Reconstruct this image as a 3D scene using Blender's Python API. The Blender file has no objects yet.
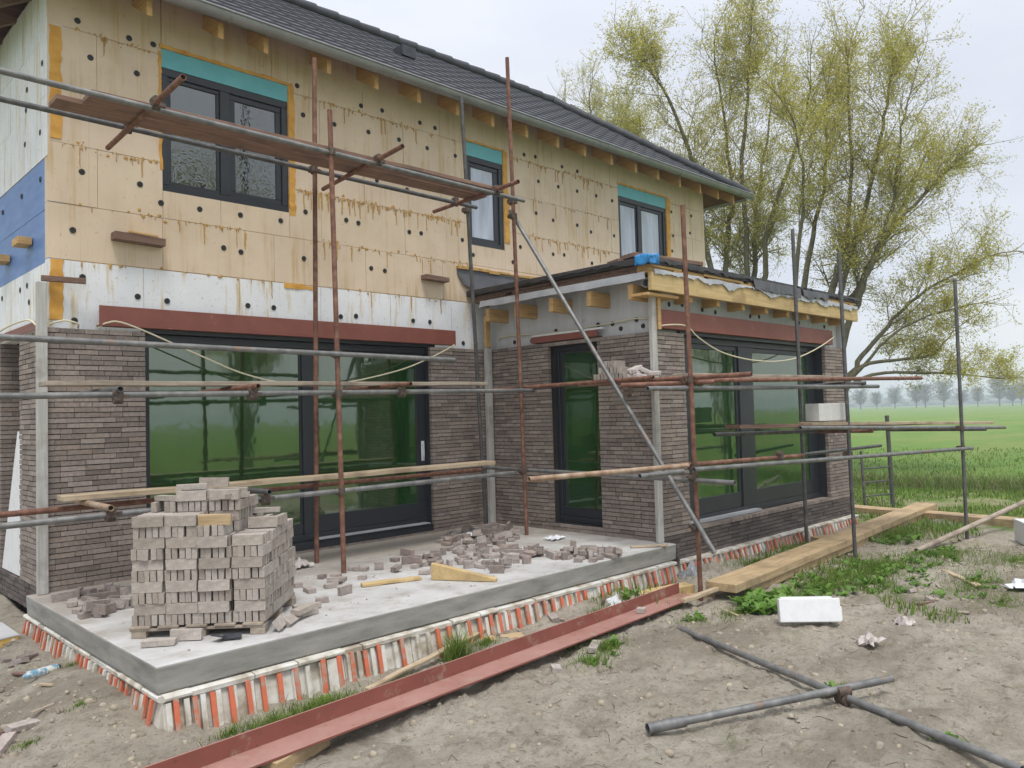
import bpy, math, random
from mathutils import Vector, Matrix, noise
random.seed(7)
S = bpy.context.scene
COL = S.collection
R = math.radians
# ---------------------------------------------------------------- helpers
class MB:
    """collects shapes and links them as ONE mesh object"""
    def __init__(s): s.v = []; s.f = []; s.m = []; s.sm = []; s.cur = 0
    def add(s, vs, fs, smooth=False):
        o = len(s.v); s.v += [tuple(p) for p in vs]
        for f in fs:
            s.f.append(tuple(i + o for i in f)); s.m.append(s.cur); s.sm.append(smooth)
    def box(s, a, b):
        x0, y0, z0 = (min(p, q) for p, q in zip(a, b)); x1, y1, z1 = (max(p, q) for p, q in zip(a, b))
        s.add([(x0,y0,z0),(x1,y0,z0),(x1,y1,z0),(x0,y1,z0),(x0,y0,z1),(x1,y0,z1),(x1,y1,z1),(x0,y1,z1)],
              [(0,3,2,1),(4,5,6,7),(0,1,5,4),(1,2,6,5),(2,3,7,6),(3,0,4,7)])
    def tbox(s, M, sx, sy, sz):
        vs = [M @ Vector((x*sx/2, y*sy/2, z*sz/2)) for z in (-1,1) for x, y in ((-1,-1),(1,-1),(1,1),(-1,1))]
        s.add(vs, [(0,3,2,1),(4,5,6,7),(0,1,5,4),(1,2,6,5),(2,3,7,6),(3,0,4,7)])
    def bar(s, p, q, w, h, up=(0,0,1)):
        p = Vector(p); q = Vector(q); d = (q-p).normalized(); u = Vector(up); r = d.cross(u).normalized(); u = r.cross(d)
        vs = []
        for c in (p, q):
            for a, b in ((-1,-1),(1,-1),(1,1),(-1,1)): vs.append(c + r*(a*w/2) + u*(b*h/2))
        s.add(vs, [(0,3,2,1),(4,5,6,7),(0,1,5,4),(1,2,6,5),(2,3,7,6),(3,0,4,7)][:0] + [(0,1,2,3),(7,6,5,4),(0,4,5,1),(1,5,6,2),(2,6,7,3),(3,7,4,0)])
    def tube(s, pts, r, n=10, caps=True, smooth=True):
        pts = [Vector(p) for p in pts]; rs = r if isinstance(r, (list, tuple)) else [r]*len(pts)
        o = []; ref = None
        for i, p in enumerate(pts):
            d = (pts[min(i+1, len(pts)-1)] - pts[max(i-1, 0)]).normalized()
            if ref is None:
                ref = d.cross(Vector((0,0,1)))
                if ref.length < .05: ref = d.cross(Vector((1,0,0)))
            ref = (ref - d*ref.dot(d)).normalized(); b = d.cross(ref)
            o += [p + (ref*math.cos(2*math.pi*k/n) + b*math.sin(2*math.pi*k/n))*rs[i] for k in range(n)]
        fs = []
        for i in range(len(pts)-1):
            for k in range(n):
                k2 = (k+1) % n; fs.append((i*n+k, i*n+k2, (i+1)*n+k2, (i+1)*n+k))
        s.add(o, fs, smooth)
        if caps:
            s.add(o[:n], [tuple(range(n))[::-1]]); s.add(o[-n:], [tuple(range(n))])
    def pipe(s, p, q, r, n=12):
        """scaffold tube with open, dark-looking ends (a wall thickness)"""
        p = Vector(p); q = Vector(q); d = (q-p).normalized()
        s.tube([p, q], r, n, caps=False)
        s.tube([q, q - d*.12], r*.82, n, caps=False); s.tube([p + d*.12, p], r*.82, n, caps=False)
        a = d.cross(Vector((0,0,1)));
        if a.length < .05: a = d.cross(Vector((1,0,0)))
        a.normalize(); b = d.cross(a)
        for c, e in ((p, p + d*.12), (q, q - d*.12)):
            ring = [c + (a*math.cos(2*math.pi*k/n)+b*math.sin(2*math.pi*k/n))*r for k in range(n)] + \
                   [c + (a*math.cos(2*math.pi*k/n)+b*math.sin(2*math.pi*k/n))*r*.82 for k in range(n)]
            s.add(ring, [(k, (k+1)%n, n+(k+1)%n, n+k) for k in range(n)])
            s.add([e + (a*math.cos(2*math.pi*k/n)+b*math.sin(2*math.pi*k/n))*r*.82 for k in range(n)], [tuple(range(n))])
    def build(s, name, mats, parent=None, base=None):
        me = bpy.data.meshes.new(name)
        off = Vector((0,0,0))
        if parent is not None: off = world_loc(parent)
        elif base is not None: off = Vector(base)
        me.from_pydata([tuple(Vector(p) - off) for p in s.v], [], s.f)
        if not isinstance(mats, (list, tuple)): mats = [mats]
        for m in mats: me.materials.append(m)
        if len(mats) > 1: me.polygons.foreach_set('material_index', s.m)
        me.polygons.foreach_set('use_smooth', s.sm)
        me.update()
        o = bpy.data.objects.new(name, me); COL.objects.link(o)
        if parent is not None: o.parent = parent
        elif base is not None: o.location = off
        return o
def world_loc(o):
    l = Vector(o.location); p = o.parent
    while p is not None: l = l + Vector(p.location); p = p.parent
    return l
def tag(o, label=None, cat=None, group=None, kind=None):
    if label: o['label'] = label
    if cat: o['category'] = cat
    if group: o['group'] = group
    if kind: o['kind'] = kind
    return o
def thing(name, label, cat, loc, group=None):
    o = bpy.data.objects.new(name, None); COL.objects.link(o); o.location = loc; o.empty_display_size = .2
    return tag(o, label, cat, group)
def bevel(o, w=.006, seg=2):
    m = o.modifiers.new('bevel', 'BEVEL'); m.width = w; m.segments = seg; m.limit_method = 'ANGLE'; m.angle_limit = R(40)
    return o
# ---------------------------------------------------------------- materials
class N:
    def __init__(s, name):
        s.mat = bpy.data.materials.new(name); s.mat.use_nodes = True; s.t = s.mat.node_tree
        s.b = s.t.nodes['Principled BSDF']; s.out = s.t.nodes['Material Output']
        s.tc = s.t.nodes.new('ShaderNodeTexCoord')
    def n(s, k, **kw):
        x = s.t.nodes.new(k)
        for a, b in kw.items(): setattr(x, a, b)
        return x
    def l(s, a, b): s.t.links.new(a, b)
    def coord(s, scale=(1,1,1), rot=(0,0,0), gen='Object'):
        m = s.n('ShaderNodeMapping'); m.inputs['Scale'].default_value = scale; m.inputs['Rotation'].default_value = rot
        s.l(s.tc.outputs[gen], m.inputs['Vector']); return m.outputs[0]
    def noise(s, vec, scale, detail=6, rough=.6, dist=0):
        x = s.n('ShaderNodeTexNoise'); x.inputs['Scale'].default_value = scale; x.inputs['Detail'].default_value = detail
        x.inputs['Roughness'].default_value = rough; x.inputs['Distortion'].default_value = dist
        if vec is not None: s.l(vec, x.inputs['Vector'])
        return x.outputs['Fac']
    def ramp(s, fac, stops):
        x = s.n('ShaderNodeValToRGB'); e = x.color_ramp.elements
        while len(e) < len(stops): e.new(.5)
        for i, (p, c) in enumerate(stops):
            e[i].position = p; e[i].color = (c[0], c[1], c[2], 1) if isinstance(c, (tuple, list)) else (c, c, c, 1)
        s.l(fac, x.inputs[0]); return x.outputs[0]
    def mix(s, fac, a, b, mode='MIX'):
        x = s.n('ShaderNodeMix', data_type='RGBA', blend_type=mode)
        for v, i in ((fac, 0), (a, 6), (b, 7)):
            if hasattr(v, 'is_linked'): s.l(v, x.inputs[i])
            elif i == 0: x.inputs[0].default_value = v
            else: x.inputs[i].default_value = (v[0], v[1], v[2], 1)
        return x.outputs[2]
    def math(s, op, a, b=0.):
        x = s.n('ShaderNodeMath', operation=op)
        for v, i in ((a, 0), (b, 1)):
            if hasattr(v, 'is_linked'): s.l(v, x.inputs[i])
            else: x.inputs[i].default_value = v
        return x.outputs[0]
    def bump(s, h, strength=.3, dist=.01):
        x = s.n('ShaderNodeBump'); x.inputs['Strength'].default_value = strength; x.inputs['Distance'].default_value = dist
        s.l(h, x.inputs['Height']); s.l(x.outputs[0], s.b.inputs['Normal']); return x
    def color(s, c):
        if hasattr(c, 'is_linked'): s.l(c, s.b.inputs['Base Color'])
        else: s.b.inputs['Base Color'].default_value = (*c, 1)
    def set(s, **kw):
        for k, v in kw.items():
            i = s.b.inputs[k.replace('_', ' ')]
            if hasattr(v, 'is_linked'): s.l(v, i)
            else: i.default_value = v
        return s
def simple(name, stops, scale=8, stretch=(1,1,1), rough=.8, bump=.25, bdist=.004, metallic=0, detail=8, island=0, spots=None, coarse=None):
    m = N(name); v = m.coord(stretch)
    f = m.noise(v, scale, detail)
    c = m.ramp(f, stops)
    if coarse:
        g = m.noise(m.coord((1,1,1)), coarse[0], 4); c = m.mix(m.ramp(g, [(.4,0.),(.65,1.)]), c, coarse[1]) if coarse[1] else c
    if spots:
        sp = m.noise(m.coord((1,1,1)), spots[0], 3); c = m.mix(m.ramp(sp, [(spots[1],0.),(spots[1]+.08,1.)]), c, spots[2])
    if island:
        g = m.n('ShaderNodeNewGeometry'); h = m.n('ShaderNodeHueSaturation'); h.inputs['Fac'].default_value = 1
        mr = m.n('ShaderNodeMapRange'); m.l(g.outputs['Random Per Island'], mr.inputs[0]); mr.inputs[3].default_value = 1-island; mr.inputs[4].default_value = 1+island
        m.l(mr.outputs[0], h.inputs['Value']); m.l(c, h.inputs['Color']); c = h.outputs[0]
    m.color(c); m.set(Roughness=rough, Metallic=metallic)
    if bump: m.bump(f, bump, bdist)
    return m.mat
def brickmat(name, stops, per='island', lo=.72, hi=1.3):
    m = N(name); v = m.coord()
    g = m.n('ShaderNodeNewGeometry') if per == 'island' else m.n('ShaderNodeObjectInfo')
    rnd = g.outputs['Random Per Island'] if per == 'island' else g.outputs['Random']
    c = m.ramp(rnd, stops)
    f = m.noise(v, 30, 8, .7); f2 = m.noise(v, 140, 4, .7)
    h = m.n('ShaderNodeHueSaturation'); mr = m.n('ShaderNodeMapRange'); m.l(f, mr.inputs[0]); mr.inputs[1].default_value = .3; mr.inputs[2].default_value = .7
    mr.inputs[3].default_value = lo; mr.inputs[4].default_value = hi; m.l(mr.outputs[0], h.inputs['Value']); m.l(c, h.inputs['Color'])
    m.color(h.outputs[0]); m.set(Roughness=.92); m.bump(m.math('ADD', f, m.math('MULTIPLY', f2, .6)), .55, .006)
    return m.mat
M = {}
M['brick'] = brickmat('wall_brick', [(0,(.170,.138,.121)),(.25,(.262,.217,.190)),(.5,(.215,.177,.156)),(.8,(.325,.275,.243)),(1,(.275,.218,.183))])
M['brick_dark'] = brickmat('plinth_brick', [(0,(.075,.06,.055)),(.5,(.115,.095,.085)),(1,(.145,.12,.11))])
M['brick_new'] = brickmat('stack_brick', [(0,(.30,.258,.222)),(.35,(.385,.34,.30)),(.7,(.44,.395,.355)),(1,(.35,.295,.25))], 'object', .75, 1.25)
M['brick_newi'] = brickmat('stack_brick_inner', [(0,(.30,.258,.222)),(.5,(.42,.375,.335)),(1,(.35,.295,.25))], 'island', .75, 1.25)
M['brick_rub'] = brickmat('rubble_brick', [(0,(.22,.18,.16)),(.4,(.33,.28,.255)),(.75,(.42,.37,.34)),(1,(.28,.215,.185))], 'object', .7, 1.3)
M['mortar'] = simple('dark_joint', [(.3,(.022,.018,.017)),(.7,(.045,.04,.037))], 40)
# cream PIR boards: brown foam seepage running down
m = N('pir_board'); v = m.coord()
base = m.ramp(m.noise(v, 2.2, 5), [(.3,(.735,.595,.45)),(.7,(.635,.505,.375))])
st = m.noise(m.coord((9,9,.55)), 1.6, 6, .7); area = m.noise(v, 1.1, 3)
msk = m.math('MULTIPLY', m.ramp(st, [(.50,0.),(.64,1.)]), m.ramp(area, [(.38,0.),(.58,.72)]))
c = m.mix(msk, base, (.52,.34,.13))
thin = m.ramp(m.noise(m.coord((60,60,.35)), 1., 3), [(.62,0.),(.70,.35)])
c = m.mix(thin, c, (.45,.33,.2))
sp = m.ramp(m.noise(v, 26, 3), [(.66,0.),(.73,.75)]); c = m.mix(sp, c, (.55,.34,.12))
m.color(c); m.set(Roughness=.7); m.bump(m.noise(v, 60, 4), .12, .002); M['pir'] = m.mat
# white EPS
m = N('white_foam'); v = m.coord()
base = m.ramp(m.noise(v, 2.5, 5), [(.3,(.84,.85,.88)),(.7,(.74,.76,.80))])
st = m.ramp(m.noise(m.coord((9,9,.8)), 1.7, 6, .7), [(.52,0.),(.65,.85)])
c = m.mix(st, base, (.62,.49,.27)); c = m.mix(m.ramp(m.noise(v, 30, 3), [(.61,0.),(.68,.6)]), c, (.5,.42,.32))
m.color(c); m.set(Roughness=.75); m.bump(m.noise(v, 150, 3), .2, .002); M['eps'] = m.mat
M['eps_plain'] = simple('clean_white_foam', [(.3,(.80,.81,.82)),(.7,(.70,.71,.72))], 12, rough=.8, bump=.2, bdist=.002)
M['eps_grey'] = simple('grey_white_foam', [(.3,(.64,.64,.66)),(.7,(.54,.54,.555))], 3, rough=.8, bump=.2, bdist=.002, stretch=(3,3,.6), spots=(9,.68,(.38,.33,.28)))
M['form_white'] = simple('dirty_formwork_foam', [(.35,(.70,.69,.65)),(.5,(.58,.55,.48)),(.63,(.36,.31,.24))], 6, rough=.9, bump=.6, bdist=.012)
M['form_orange'] = simple('orange_plastic', [(.35,(.66,.165,.08)),(.5,(.55,.15,.08)),(.60,(.42,.29,.22))], 9, rough=.55, bump=.15)
M['foam'] = simple('ochre_foam', [(.3,(.72,.40,.09)),(.6,(.62,.31,.055)),(.8,(.42,.19,.03))], 9, rough=.8, bump=.6, bdist=.01, detail=6)
M['foam_drip'] = simple('brown_foam_drip', [(.35,(.60,.37,.12)),(.65,(.40,.22,.06))], 40, rough=.6, bump=.4)
M['membrane_blue'] = simple('blue_membrane', [(.35,(.085,.18,.43)),(.7,(.13,.25,.52))], 3, rough=.5, bump=.3, bdist=.01, stretch=(1,1,4))
M['teal'] = simple('teal_strip', [(.3,(.12,.43,.50)),(.7,(.16,.50,.56))], 5, rough=.45, bump=.08)
M['washer'] = simple('black_washer', [(.3,(.012,.012,.014)),(.7,(.04,.04,.042))], 60, rough=.5, bump=.5)
M['frame'] = simple('anthracite_frame', [(.3,(.020,.024,.030)),(.7,(.027,.031,.038))], 4, rough=.38, bump=.03)
M['core'] = simple('inner_wall', [(.3,(.10,.09,.08)),(.7,(.16,.14,.12))], 4)
M['red_steel'] = simple('red_oxide_steel', [(.3,(.21,.065,.047)),(.6,(.26,.085,.062)),(.8,(.30,.125,.10))], 3.5, rough=.55, bump=.12, spots=(7,.66,(.33,.17,.14)))
m = N('top_lit_red_steel'); v = m.coord()
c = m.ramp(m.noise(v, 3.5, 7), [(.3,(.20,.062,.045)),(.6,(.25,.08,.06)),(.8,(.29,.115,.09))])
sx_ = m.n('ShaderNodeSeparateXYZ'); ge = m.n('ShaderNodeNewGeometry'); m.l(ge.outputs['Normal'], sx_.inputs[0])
du = m.math('MULTIPLY', m.math('GREATER_THAN', sx_.outputs[2], .5), m.ramp(m.noise(v, 2.2, 8, .7), [(.3,.35),(.7,.95)]))  # sky light painted into the colour: up-facing flange made paler and pinker
c = m.mix(du, c, (.40,.235,.20)); c = m.mix(m.ramp(m.noise(v, 6, 8, .75), [(.56,0.),(.66,.7)]), c, (.33,.27,.20)); c = m.mix(m.ramp(m.noise(v, 23, 5, .7), [(.62,0.),(.68,.7)]), c, (.11,.045,.025)); m.color(c); m.set(Roughness=.65); m.bump(m.noise(v, 30, 5), .15, .003); M['red_top_lit'] = m.mat
M['rust'] = simple('rusty_tube', [(.3,(.115,.052,.036)),(.5,(.19,.088,.058)),(.7,(.29,.165,.115))], 14, rough=.75, bump=.3, bdist=.002, stretch=(1,1,1), metallic=.15)
M['rust_tan'] = simple('pale_rusty_tube', [(.3,(.22,.12,.075)),(.5,(.36,.25,.17)),(.7,(.46,.37,.28))], 10, rough=.75, bump=.3, bdist=.002, metallic=.1)
M['galv'] = simple('galvanised_tube', [(.3,(.13,.133,.135)),(.55,(.215,.215,.21)),(.8,(.34,.335,.325))], 11, rough=.55, bump=.2, bdist=.002, metallic=.45, spots=(4,.62,(.27,.18,.13)))
M['galv_dark'] = simple('weathered_tube', [(.3,(.075,.078,.08)),(.55,(.125,.125,.125)),(.8,(.22,.21,.20))], 11, rough=.6, bump=.2, bdist=.002, metallic=.4)
M['coupler'] = simple('coupler_steel', [(.3,(.06,.05,.045)),(.7,(.17,.12,.09))], 30, rough=.65, bump=.4, metallic=.4)
def woodmat(name, a, b, c, axis=0, scale=2.2, dirt=None, rough=.8):
    st = [14,14,14]; st[axis] = 1
    m = N(name); f = m.noise(m.coord(tuple(st)), scale, 7, .65, .6); col = m.ramp(f, [(.3,a),(.52,b),(.72,c)])
    if dirt: col = m.mix(m.ramp(m.noise(m.coord(), 3.3, 5), [(.5,0.),(.66,.8)]), col, dirt)
    m.color(col); m.set(Roughness=rough); m.bump(f, .35, .003); return m.mat
M['timber'] = woodmat('fresh_timber', (.42,.25,.10), (.56,.35,.15), (.64,.43,.20), 0)
M['timber_y'] = woodmat('rafter_timber', (.44,.25,.09), (.58,.35,.14), (.65,.42,.19), 1)
M['fascia'] = woodmat('fascia_timber', (.44,.31,.14), (.55,.40,.19), (.63,.48,.26), 0, 1.5, (.33,.22,.11))
M['beamwood'] = woodmat('beam_timber', (.33,.22,.11), (.46,.335,.19), (.54,.41,.26), 0, 2.2, (.27,.20,.12))
M['plank'] = woodmat('scaffold_plank', (.15,.082,.058), (.235,.135,.095), (.31,.19,.135), 0, 2.2, (.13,.085,.065))
M['plank_grey'] = woodmat('grey_plank', (.26,.21,.16), (.37,.31,.245), (.46,.40,.33), 0, 2.2, (.2,.16,.125))
M['plank_tan'] = woodmat('tan_plank', (.36,.27,.17), (.48,.38,.26), (.58,.48,.35), 0, 2.2, (.28,.2,.13))
M['postwood'] = woodmat('corner_post_wood', (.36,.35,.325), (.47,.46,.435), (.56,.55,.53), 2, 2.2, (.29,.27,.24))
M['brown_wood'] = woodmat('brown_wood', (.12,.065,.045), (.19,.115,.085), (.27,.175,.135), 0)
M['roof_under'] = simple('roof_deck_underside', [(.3,(.10,.05,.022)),(.7,(.19,.10,.04))], 4, rough=.8)
M['tile'] = simple('roof_tile', [(.3,(.024,.026,.033)),(.7,(.042,.045,.055))], 5, rough=.45, bump=.15, island=.1)
M['gutter'] = simple('zinc_gutter', [(.3,(.24,.245,.255)),(.7,(.33,.335,.345))], 4, rough=.45, bump=.08, metallic=.4)
M['bitumen'] = simple('black_roofing', [(.3,(.014,.013,.013)),(.7,(.04,.037,.036))], 9, rough=.6, bump=.4, bdist=.01)
M['lead'] = simple('grey_flashing', [(.3,(.062,.065,.073)),(.7,(.105,.108,.12))], 5, rough=.5, bump=.3, bdist=.02)
M['felt'] = simple('grey_membrane', [(.3,(.30,.315,.34)),(.7,(.44,.455,.48))], 5, rough=.55, bump=.35, bdist=.02)
M['tarp'] = simple('blue_tarp', [(.3,(.02,.20,.52)),(.7,(.035,.28,.62))], 9, rough=.4, bump=.5, bdist=.02)
M['pipe'] = simple('grey_pipe', [(.3,(.30,.31,.33)),(.7,(.36,.37,.39))], 5, rough=.4, bump=0)
M['cable'] = simple('cream_cable', [(.3,(.66,.60,.42)),(.7,(.74,.68,.50))], 9, rough=.5, bump=0)
# concrete
m = N('concrete'); v = m.coord()
c = m.ramp(m.noise(v, 1.6, 9, .65), [(.3,(.37,.365,.355)),(.5,(.48,.475,.465)),(.72,(.58,.575,.565))])
c = m.mix(m.ramp(m.noise(v, 3.1, 6, .7), [(.5,0.),(.68,.75)]), c, (.30,.265,.225))
c = m.mix(m.ramp(m.noise(v, 55, 3), [(.66,0.),(.72,.6)]), c, (.22,.18,.155))
sp_ = m.n('ShaderNodeSeparateXYZ'); m.l(v, sp_.inputs[0])
dirt = m.math('ADD', m.math('MULTIPLY', m.math('SUBTRACT', sp_.outputs[1], 6.2), .16), m.noise(v, 1.3, 8, .7))
c = m.mix(m.ramp(dirt, [(.46,0.),(.68,.85)]), c, (.32,.28,.235))
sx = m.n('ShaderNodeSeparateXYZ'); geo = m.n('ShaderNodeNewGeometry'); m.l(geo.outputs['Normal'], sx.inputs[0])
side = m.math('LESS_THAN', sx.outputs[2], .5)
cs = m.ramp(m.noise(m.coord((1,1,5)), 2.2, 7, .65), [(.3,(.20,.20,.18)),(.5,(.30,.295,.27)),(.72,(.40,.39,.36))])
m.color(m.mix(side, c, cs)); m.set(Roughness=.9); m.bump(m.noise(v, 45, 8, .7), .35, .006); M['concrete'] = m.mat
# glass with protective green film
def glass(name, base, rough=.02, bump=0, bscale=6, ior=1.9, streak=None):
    m = N(name); v = m.coord()
    c = m.ramp(m.noise(m.coord((3,3,.4)), 2.2, 5, .6), [(.35, base), (.65, tuple(x*1.6 for x in base))])
    if streak: c = m.mix(m.ramp(m.noise(m.coord((14,14,.6)), 2., 4, .6), [(.58,0.),(.75,.55)]), c, streak)
    m.color(c); m.set(Roughness=rough, IOR=ior)
    tint = (.96, 1, .90) if name == 'green_film_glass' else (1,1,1)
    m.b.inputs['Specular Tint'].default_value = (*tint, 1)
    if bump:
        vo = m.n('ShaderNodeTexVoronoi', feature='DISTANCE_TO_EDGE'); vo.inputs['Scale'].default_value = bscale
        w = m.n('ShaderNodeMapping'); m.l(v, w.inputs[0]); nn = m.n('ShaderNodeTexNoise'); nn.inputs['Scale'].default_value = 5
        ad = m.n('ShaderNodeVectorMath', operation='ADD'); m.l(v, nn.inputs[0]); m.l(v, ad.inputs[0]); m.l(nn.outputs['Color'], ad.inputs[1]); m.l(ad.outputs[0], vo.inputs[0])
        m.bump(vo.outputs[0], bump, .03)
    else:
        m.bump(m.noise(m.coord((1,1,.7)), 2.2, 3), .10, .02)
    return m.mat
M['glass_green'] = glass('green_film_glass', (.010,.042,.009), .04, ior=2.55, streak=(.04,.13,.045))
M['glass_crinkle'] = glass('crinkled_film_glass', (.012,.024,.024), .03, .045, 7, ior=2.4)
M['glass_pale'] = glass('pale_film_glass', (.38,.42,.50), .12, 0, ior=1.6)
M['black_gap'] = simple('dark_gap', [(.3,(.01,.01,.011)),(.7,(.02,.02,.022))], 9)
M['plastic_w'] = simple('white_plastic', [(.3,(.62,.64,.68)),(.7,(.76,.78,.80))], 14, rough=.4, bump=.5, bdist=.02)
M['paper'] = simple('torn_paper', [(.3,(.42,.38,.36)),(.6,(.55,.50,.47)),(.75,(.35,.28,.32))], 11, rough=.8, bump=.5, bdist=.02)
M['blue_label'] = simple('blue_tube_print', [(.36,(.09,.22,.34)),(.5,(.17,.33,.44)),(.56,(.62,.62,.60))], 12, rough=.4, bump=.1)
M['black_plastic'] = simple('black_plastic', [(.3,(.02,.022,.028)),(.7,(.05,.055,.07))], 12, rough=.35, bump=.2)
M['block'] = simple('pale_block', [(.3,(.60,.60,.585)),(.7,(.70,.70,.69))], 18, rough=.9, bump=.3)
M['pir_face'] = simple('yellow_foam_core', [(.3,(.62,.40,.10)),(.7,(.72,.50,.16))], 16, rough=.8, bump=.4)
M['foil'] = simple('grey_board_facing', [(.3,(.44,.44,.45)),(.7,(.54,.54,.55))], 6, rough=.5, bump=.15)
M['stone'] = simple('grey_stone', [(.3,(.22,.185,.14)),(.62,(.33,.285,.22)),(.8,(.41,.37,.30))], 14, rough=.9, bump=.5, bdist=.01, island=.3)
M['bark'] = simple('bark', [(.3,(.085,.073,.048)),(.55,(.15,.135,.085)),(.75,(.21,.20,.115))], 5, rough=.9, bump=.6, bdist=.03, stretch=(4,4,.8))
M['twig'] = simple('willow_twig', [(.3,(.17,.145,.06)),(.7,(.27,.235,.10))], 3, rough=.8, bump=0)
M['bark_far'] = simple('bare_twig_wood', [(.3,(.15,.13,.13)),(.7,(.21,.185,.175))], 2, rough=.9, bump=0)
def leafmat(name, stops, trans=.35):
    m = N(name); g = m.n('ShaderNodeNewGeometry'); c = m.ramp(g.outputs['Random Per Island'], stops)
    m.color(c); m.set(Roughness=.6)
    tr = m.n('ShaderNodeBsdfTranslucent'); m.l(c, tr.inputs[0]); ms = m.n('ShaderNodeMixShader'); ms.inputs[0].default_value = trans
    m.l(m.b.outputs[0], ms.inputs[1]); m.l(tr.outputs[0], ms.inputs[2]); m.l(ms.outputs[0], m.out.inputs[0]); return m.mat
M['leaf'] = leafmat('spring_leaf', [(0,(.38,.36,.065)),(.4,(.53,.50,.10)),(.75,(.62,.58,.14)),(1,(.64,.54,.17))], .55)
M['grass'] = leafmat('grass_blade', [(0,(.075,.13,.018)),(.45,(.14,.25,.03)),(.8,(.21,.32,.05)),(1,(.32,.30,.10))])
M['weed'] = leafmat('broad_weed_leaf', [(0,(.07,.15,.02)),(.5,(.13,.27,.035)),(1,(.20,.35,.06))])
M['stem'] = leafmat('dead_stem', [(0,(.05,.038,.026)),(.5,(.11,.085,.055)),(.85,(.22,.18,.115)),(1,(.36,.31,.21))], 0)
M['reed'] = leafmat('dry_reed', [(0,(.15,.145,.055)),(.4,(.24,.22,.10)),(.55,(.10,.17,.03)),(1,(.17,.25,.05))])
# ---------------------------------------------------------------- camera
yaw, pitch, roll = 0.7757353672294665, 0.039235403823513954, -0.02724676938122544
fw = Vector((math.sin(yaw)*math.cos(pitch), math.cos(yaw)*math.cos(pitch), math.sin(pitch)))
rt = Vector((math.cos(yaw), -math.sin(yaw), 0)); up = rt.cross(fw)
cr, sr = math.cos(roll), math.sin(roll); r2 = rt*cr + up*sr; u2 = up*cr - rt*sr
cam = bpy.data.cameras.new('camera'); cam.sensor_width = 36; cam.lens = 790.19/1024*36; cam.clip_end = 9000; cam.clip_start = .05
co = bpy.data.objects.new('camera', cam); COL.objects.link(co)
mw = Matrix.Identity(4)
for i in range(3): mw[i][0] = r2[i]; mw[i][1] = u2[i]; mw[i][2] = -fw[i]
mw[0][3], mw[1][3], mw[2][3] = 0, 0, 1.45
co.matrix_world = mw; S.camera = co
# ---------------------------------------------------------------- world and light
w = bpy.data.worlds.new('World'); S.world = w; w.use_nodes = True; nt = w.node_tree
bg = nt.nodes['Background']; sky = nt.nodes.new('ShaderNodeTexSky'); sky.sky_type = 'NISHITA'; sky.sun_disc = False
SUN_EL, SUN_AZ = R(66), R(212)           # azimuth clockwise from +Y
sky.sun_elevation = SUN_EL; sky.sun_rotation = SUN_AZ; sky.air_density = 1; sky.dust_density = 3
tc = nt.nodes.new('ShaderNodeTexCoord'); nz = nt.nodes.new('ShaderNodeTexNoise'); mp = nt.nodes.new('ShaderNodeMapping')
mp.inputs['Scale'].default_value = (1, 1, 3.5); nt.links.new(tc.outputs['Generated'], mp.inputs[0]); nt.links.new(mp.outputs[0], nz.inputs[0])
nz.inputs['Scale'].default_value = 1.6; nz.inputs['Detail'].default_value = 7; nz.inputs['Roughness'].default_value = .5
rp = nt.nodes.new('ShaderNodeValToRGB'); e = rp.color_ramp.elements
e[0].position = .3; e[0].color = (8.1, 8.6, 9.9, 1); e[1].position = .68; e[1].color = (10.7, 10.9, 11.2, 1)
nt.links.new(nz.outputs['Fac'], rp.inputs[0])
sx = nt.nodes.new('ShaderNodeSeparateXYZ'); nt.links.new(tc.outputs['Generated'], sx.inputs[0])
r3 = nt.nodes.new('ShaderNodeMapRange'); nt.links.new(sx.outputs[2], r3.inputs[0]); r3.inputs[1].default_value = .35; r3.inputs[2].default_value = 1
r3.inputs[3].default_value = 1.0; r3.inputs[4].default_value = 1.55       # an overcast sky is brightest overhead
mu = nt.nodes.new('ShaderNodeMix'); mu.data_type = 'RGBA'; mu.blend_type = 'MULTIPLY'; mu.inputs[0].default_value = 1
nt.links.new(rp.outputs[0], mu.inputs[6]); nt.links.new(r3.outputs[0], mu.inputs[7])
mx = nt.nodes.new('ShaderNodeMix'); mx.data_type = 'RGBA'; mx.inputs[0].default_value = .88
nt.links.new(sky.outputs[0], mx.inputs[6]); nt.links.new(mu.outputs[2], mx.inputs[7]); nt.links.new(mx.outputs[2], bg.inputs[0])
bg.inputs[1].default_value = .095
sl = bpy.data.lights.new('sun', 'SUN'); sl.energy = 2.3; sl.angle = R(18); sl.color = (1, .965, .91)
so = bpy.data.objects.new('sun', sl); COL.objects.link(so)
sd = Vector((math.sin(SUN_AZ)*math.cos(SUN_EL), math.cos(SUN_AZ)*math.cos(SUN_EL), math.sin(SUN_EL)))
so.rotation_euler = sd.to_track_quat('Z', 'Y').to_euler()
vs = S.view_settings; vs.view_transform = 'Standard'; vs.look = 'None'; vs.exposure = .04; vs.gamma = 1; vs.use_curve_mapping = False
S.cycles.use_denoising = True
S.cycles.max_bounces = 6; S.cycles.diffuse_bounces = 2; S.cycles.transparent_max_bounces = 8
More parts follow.
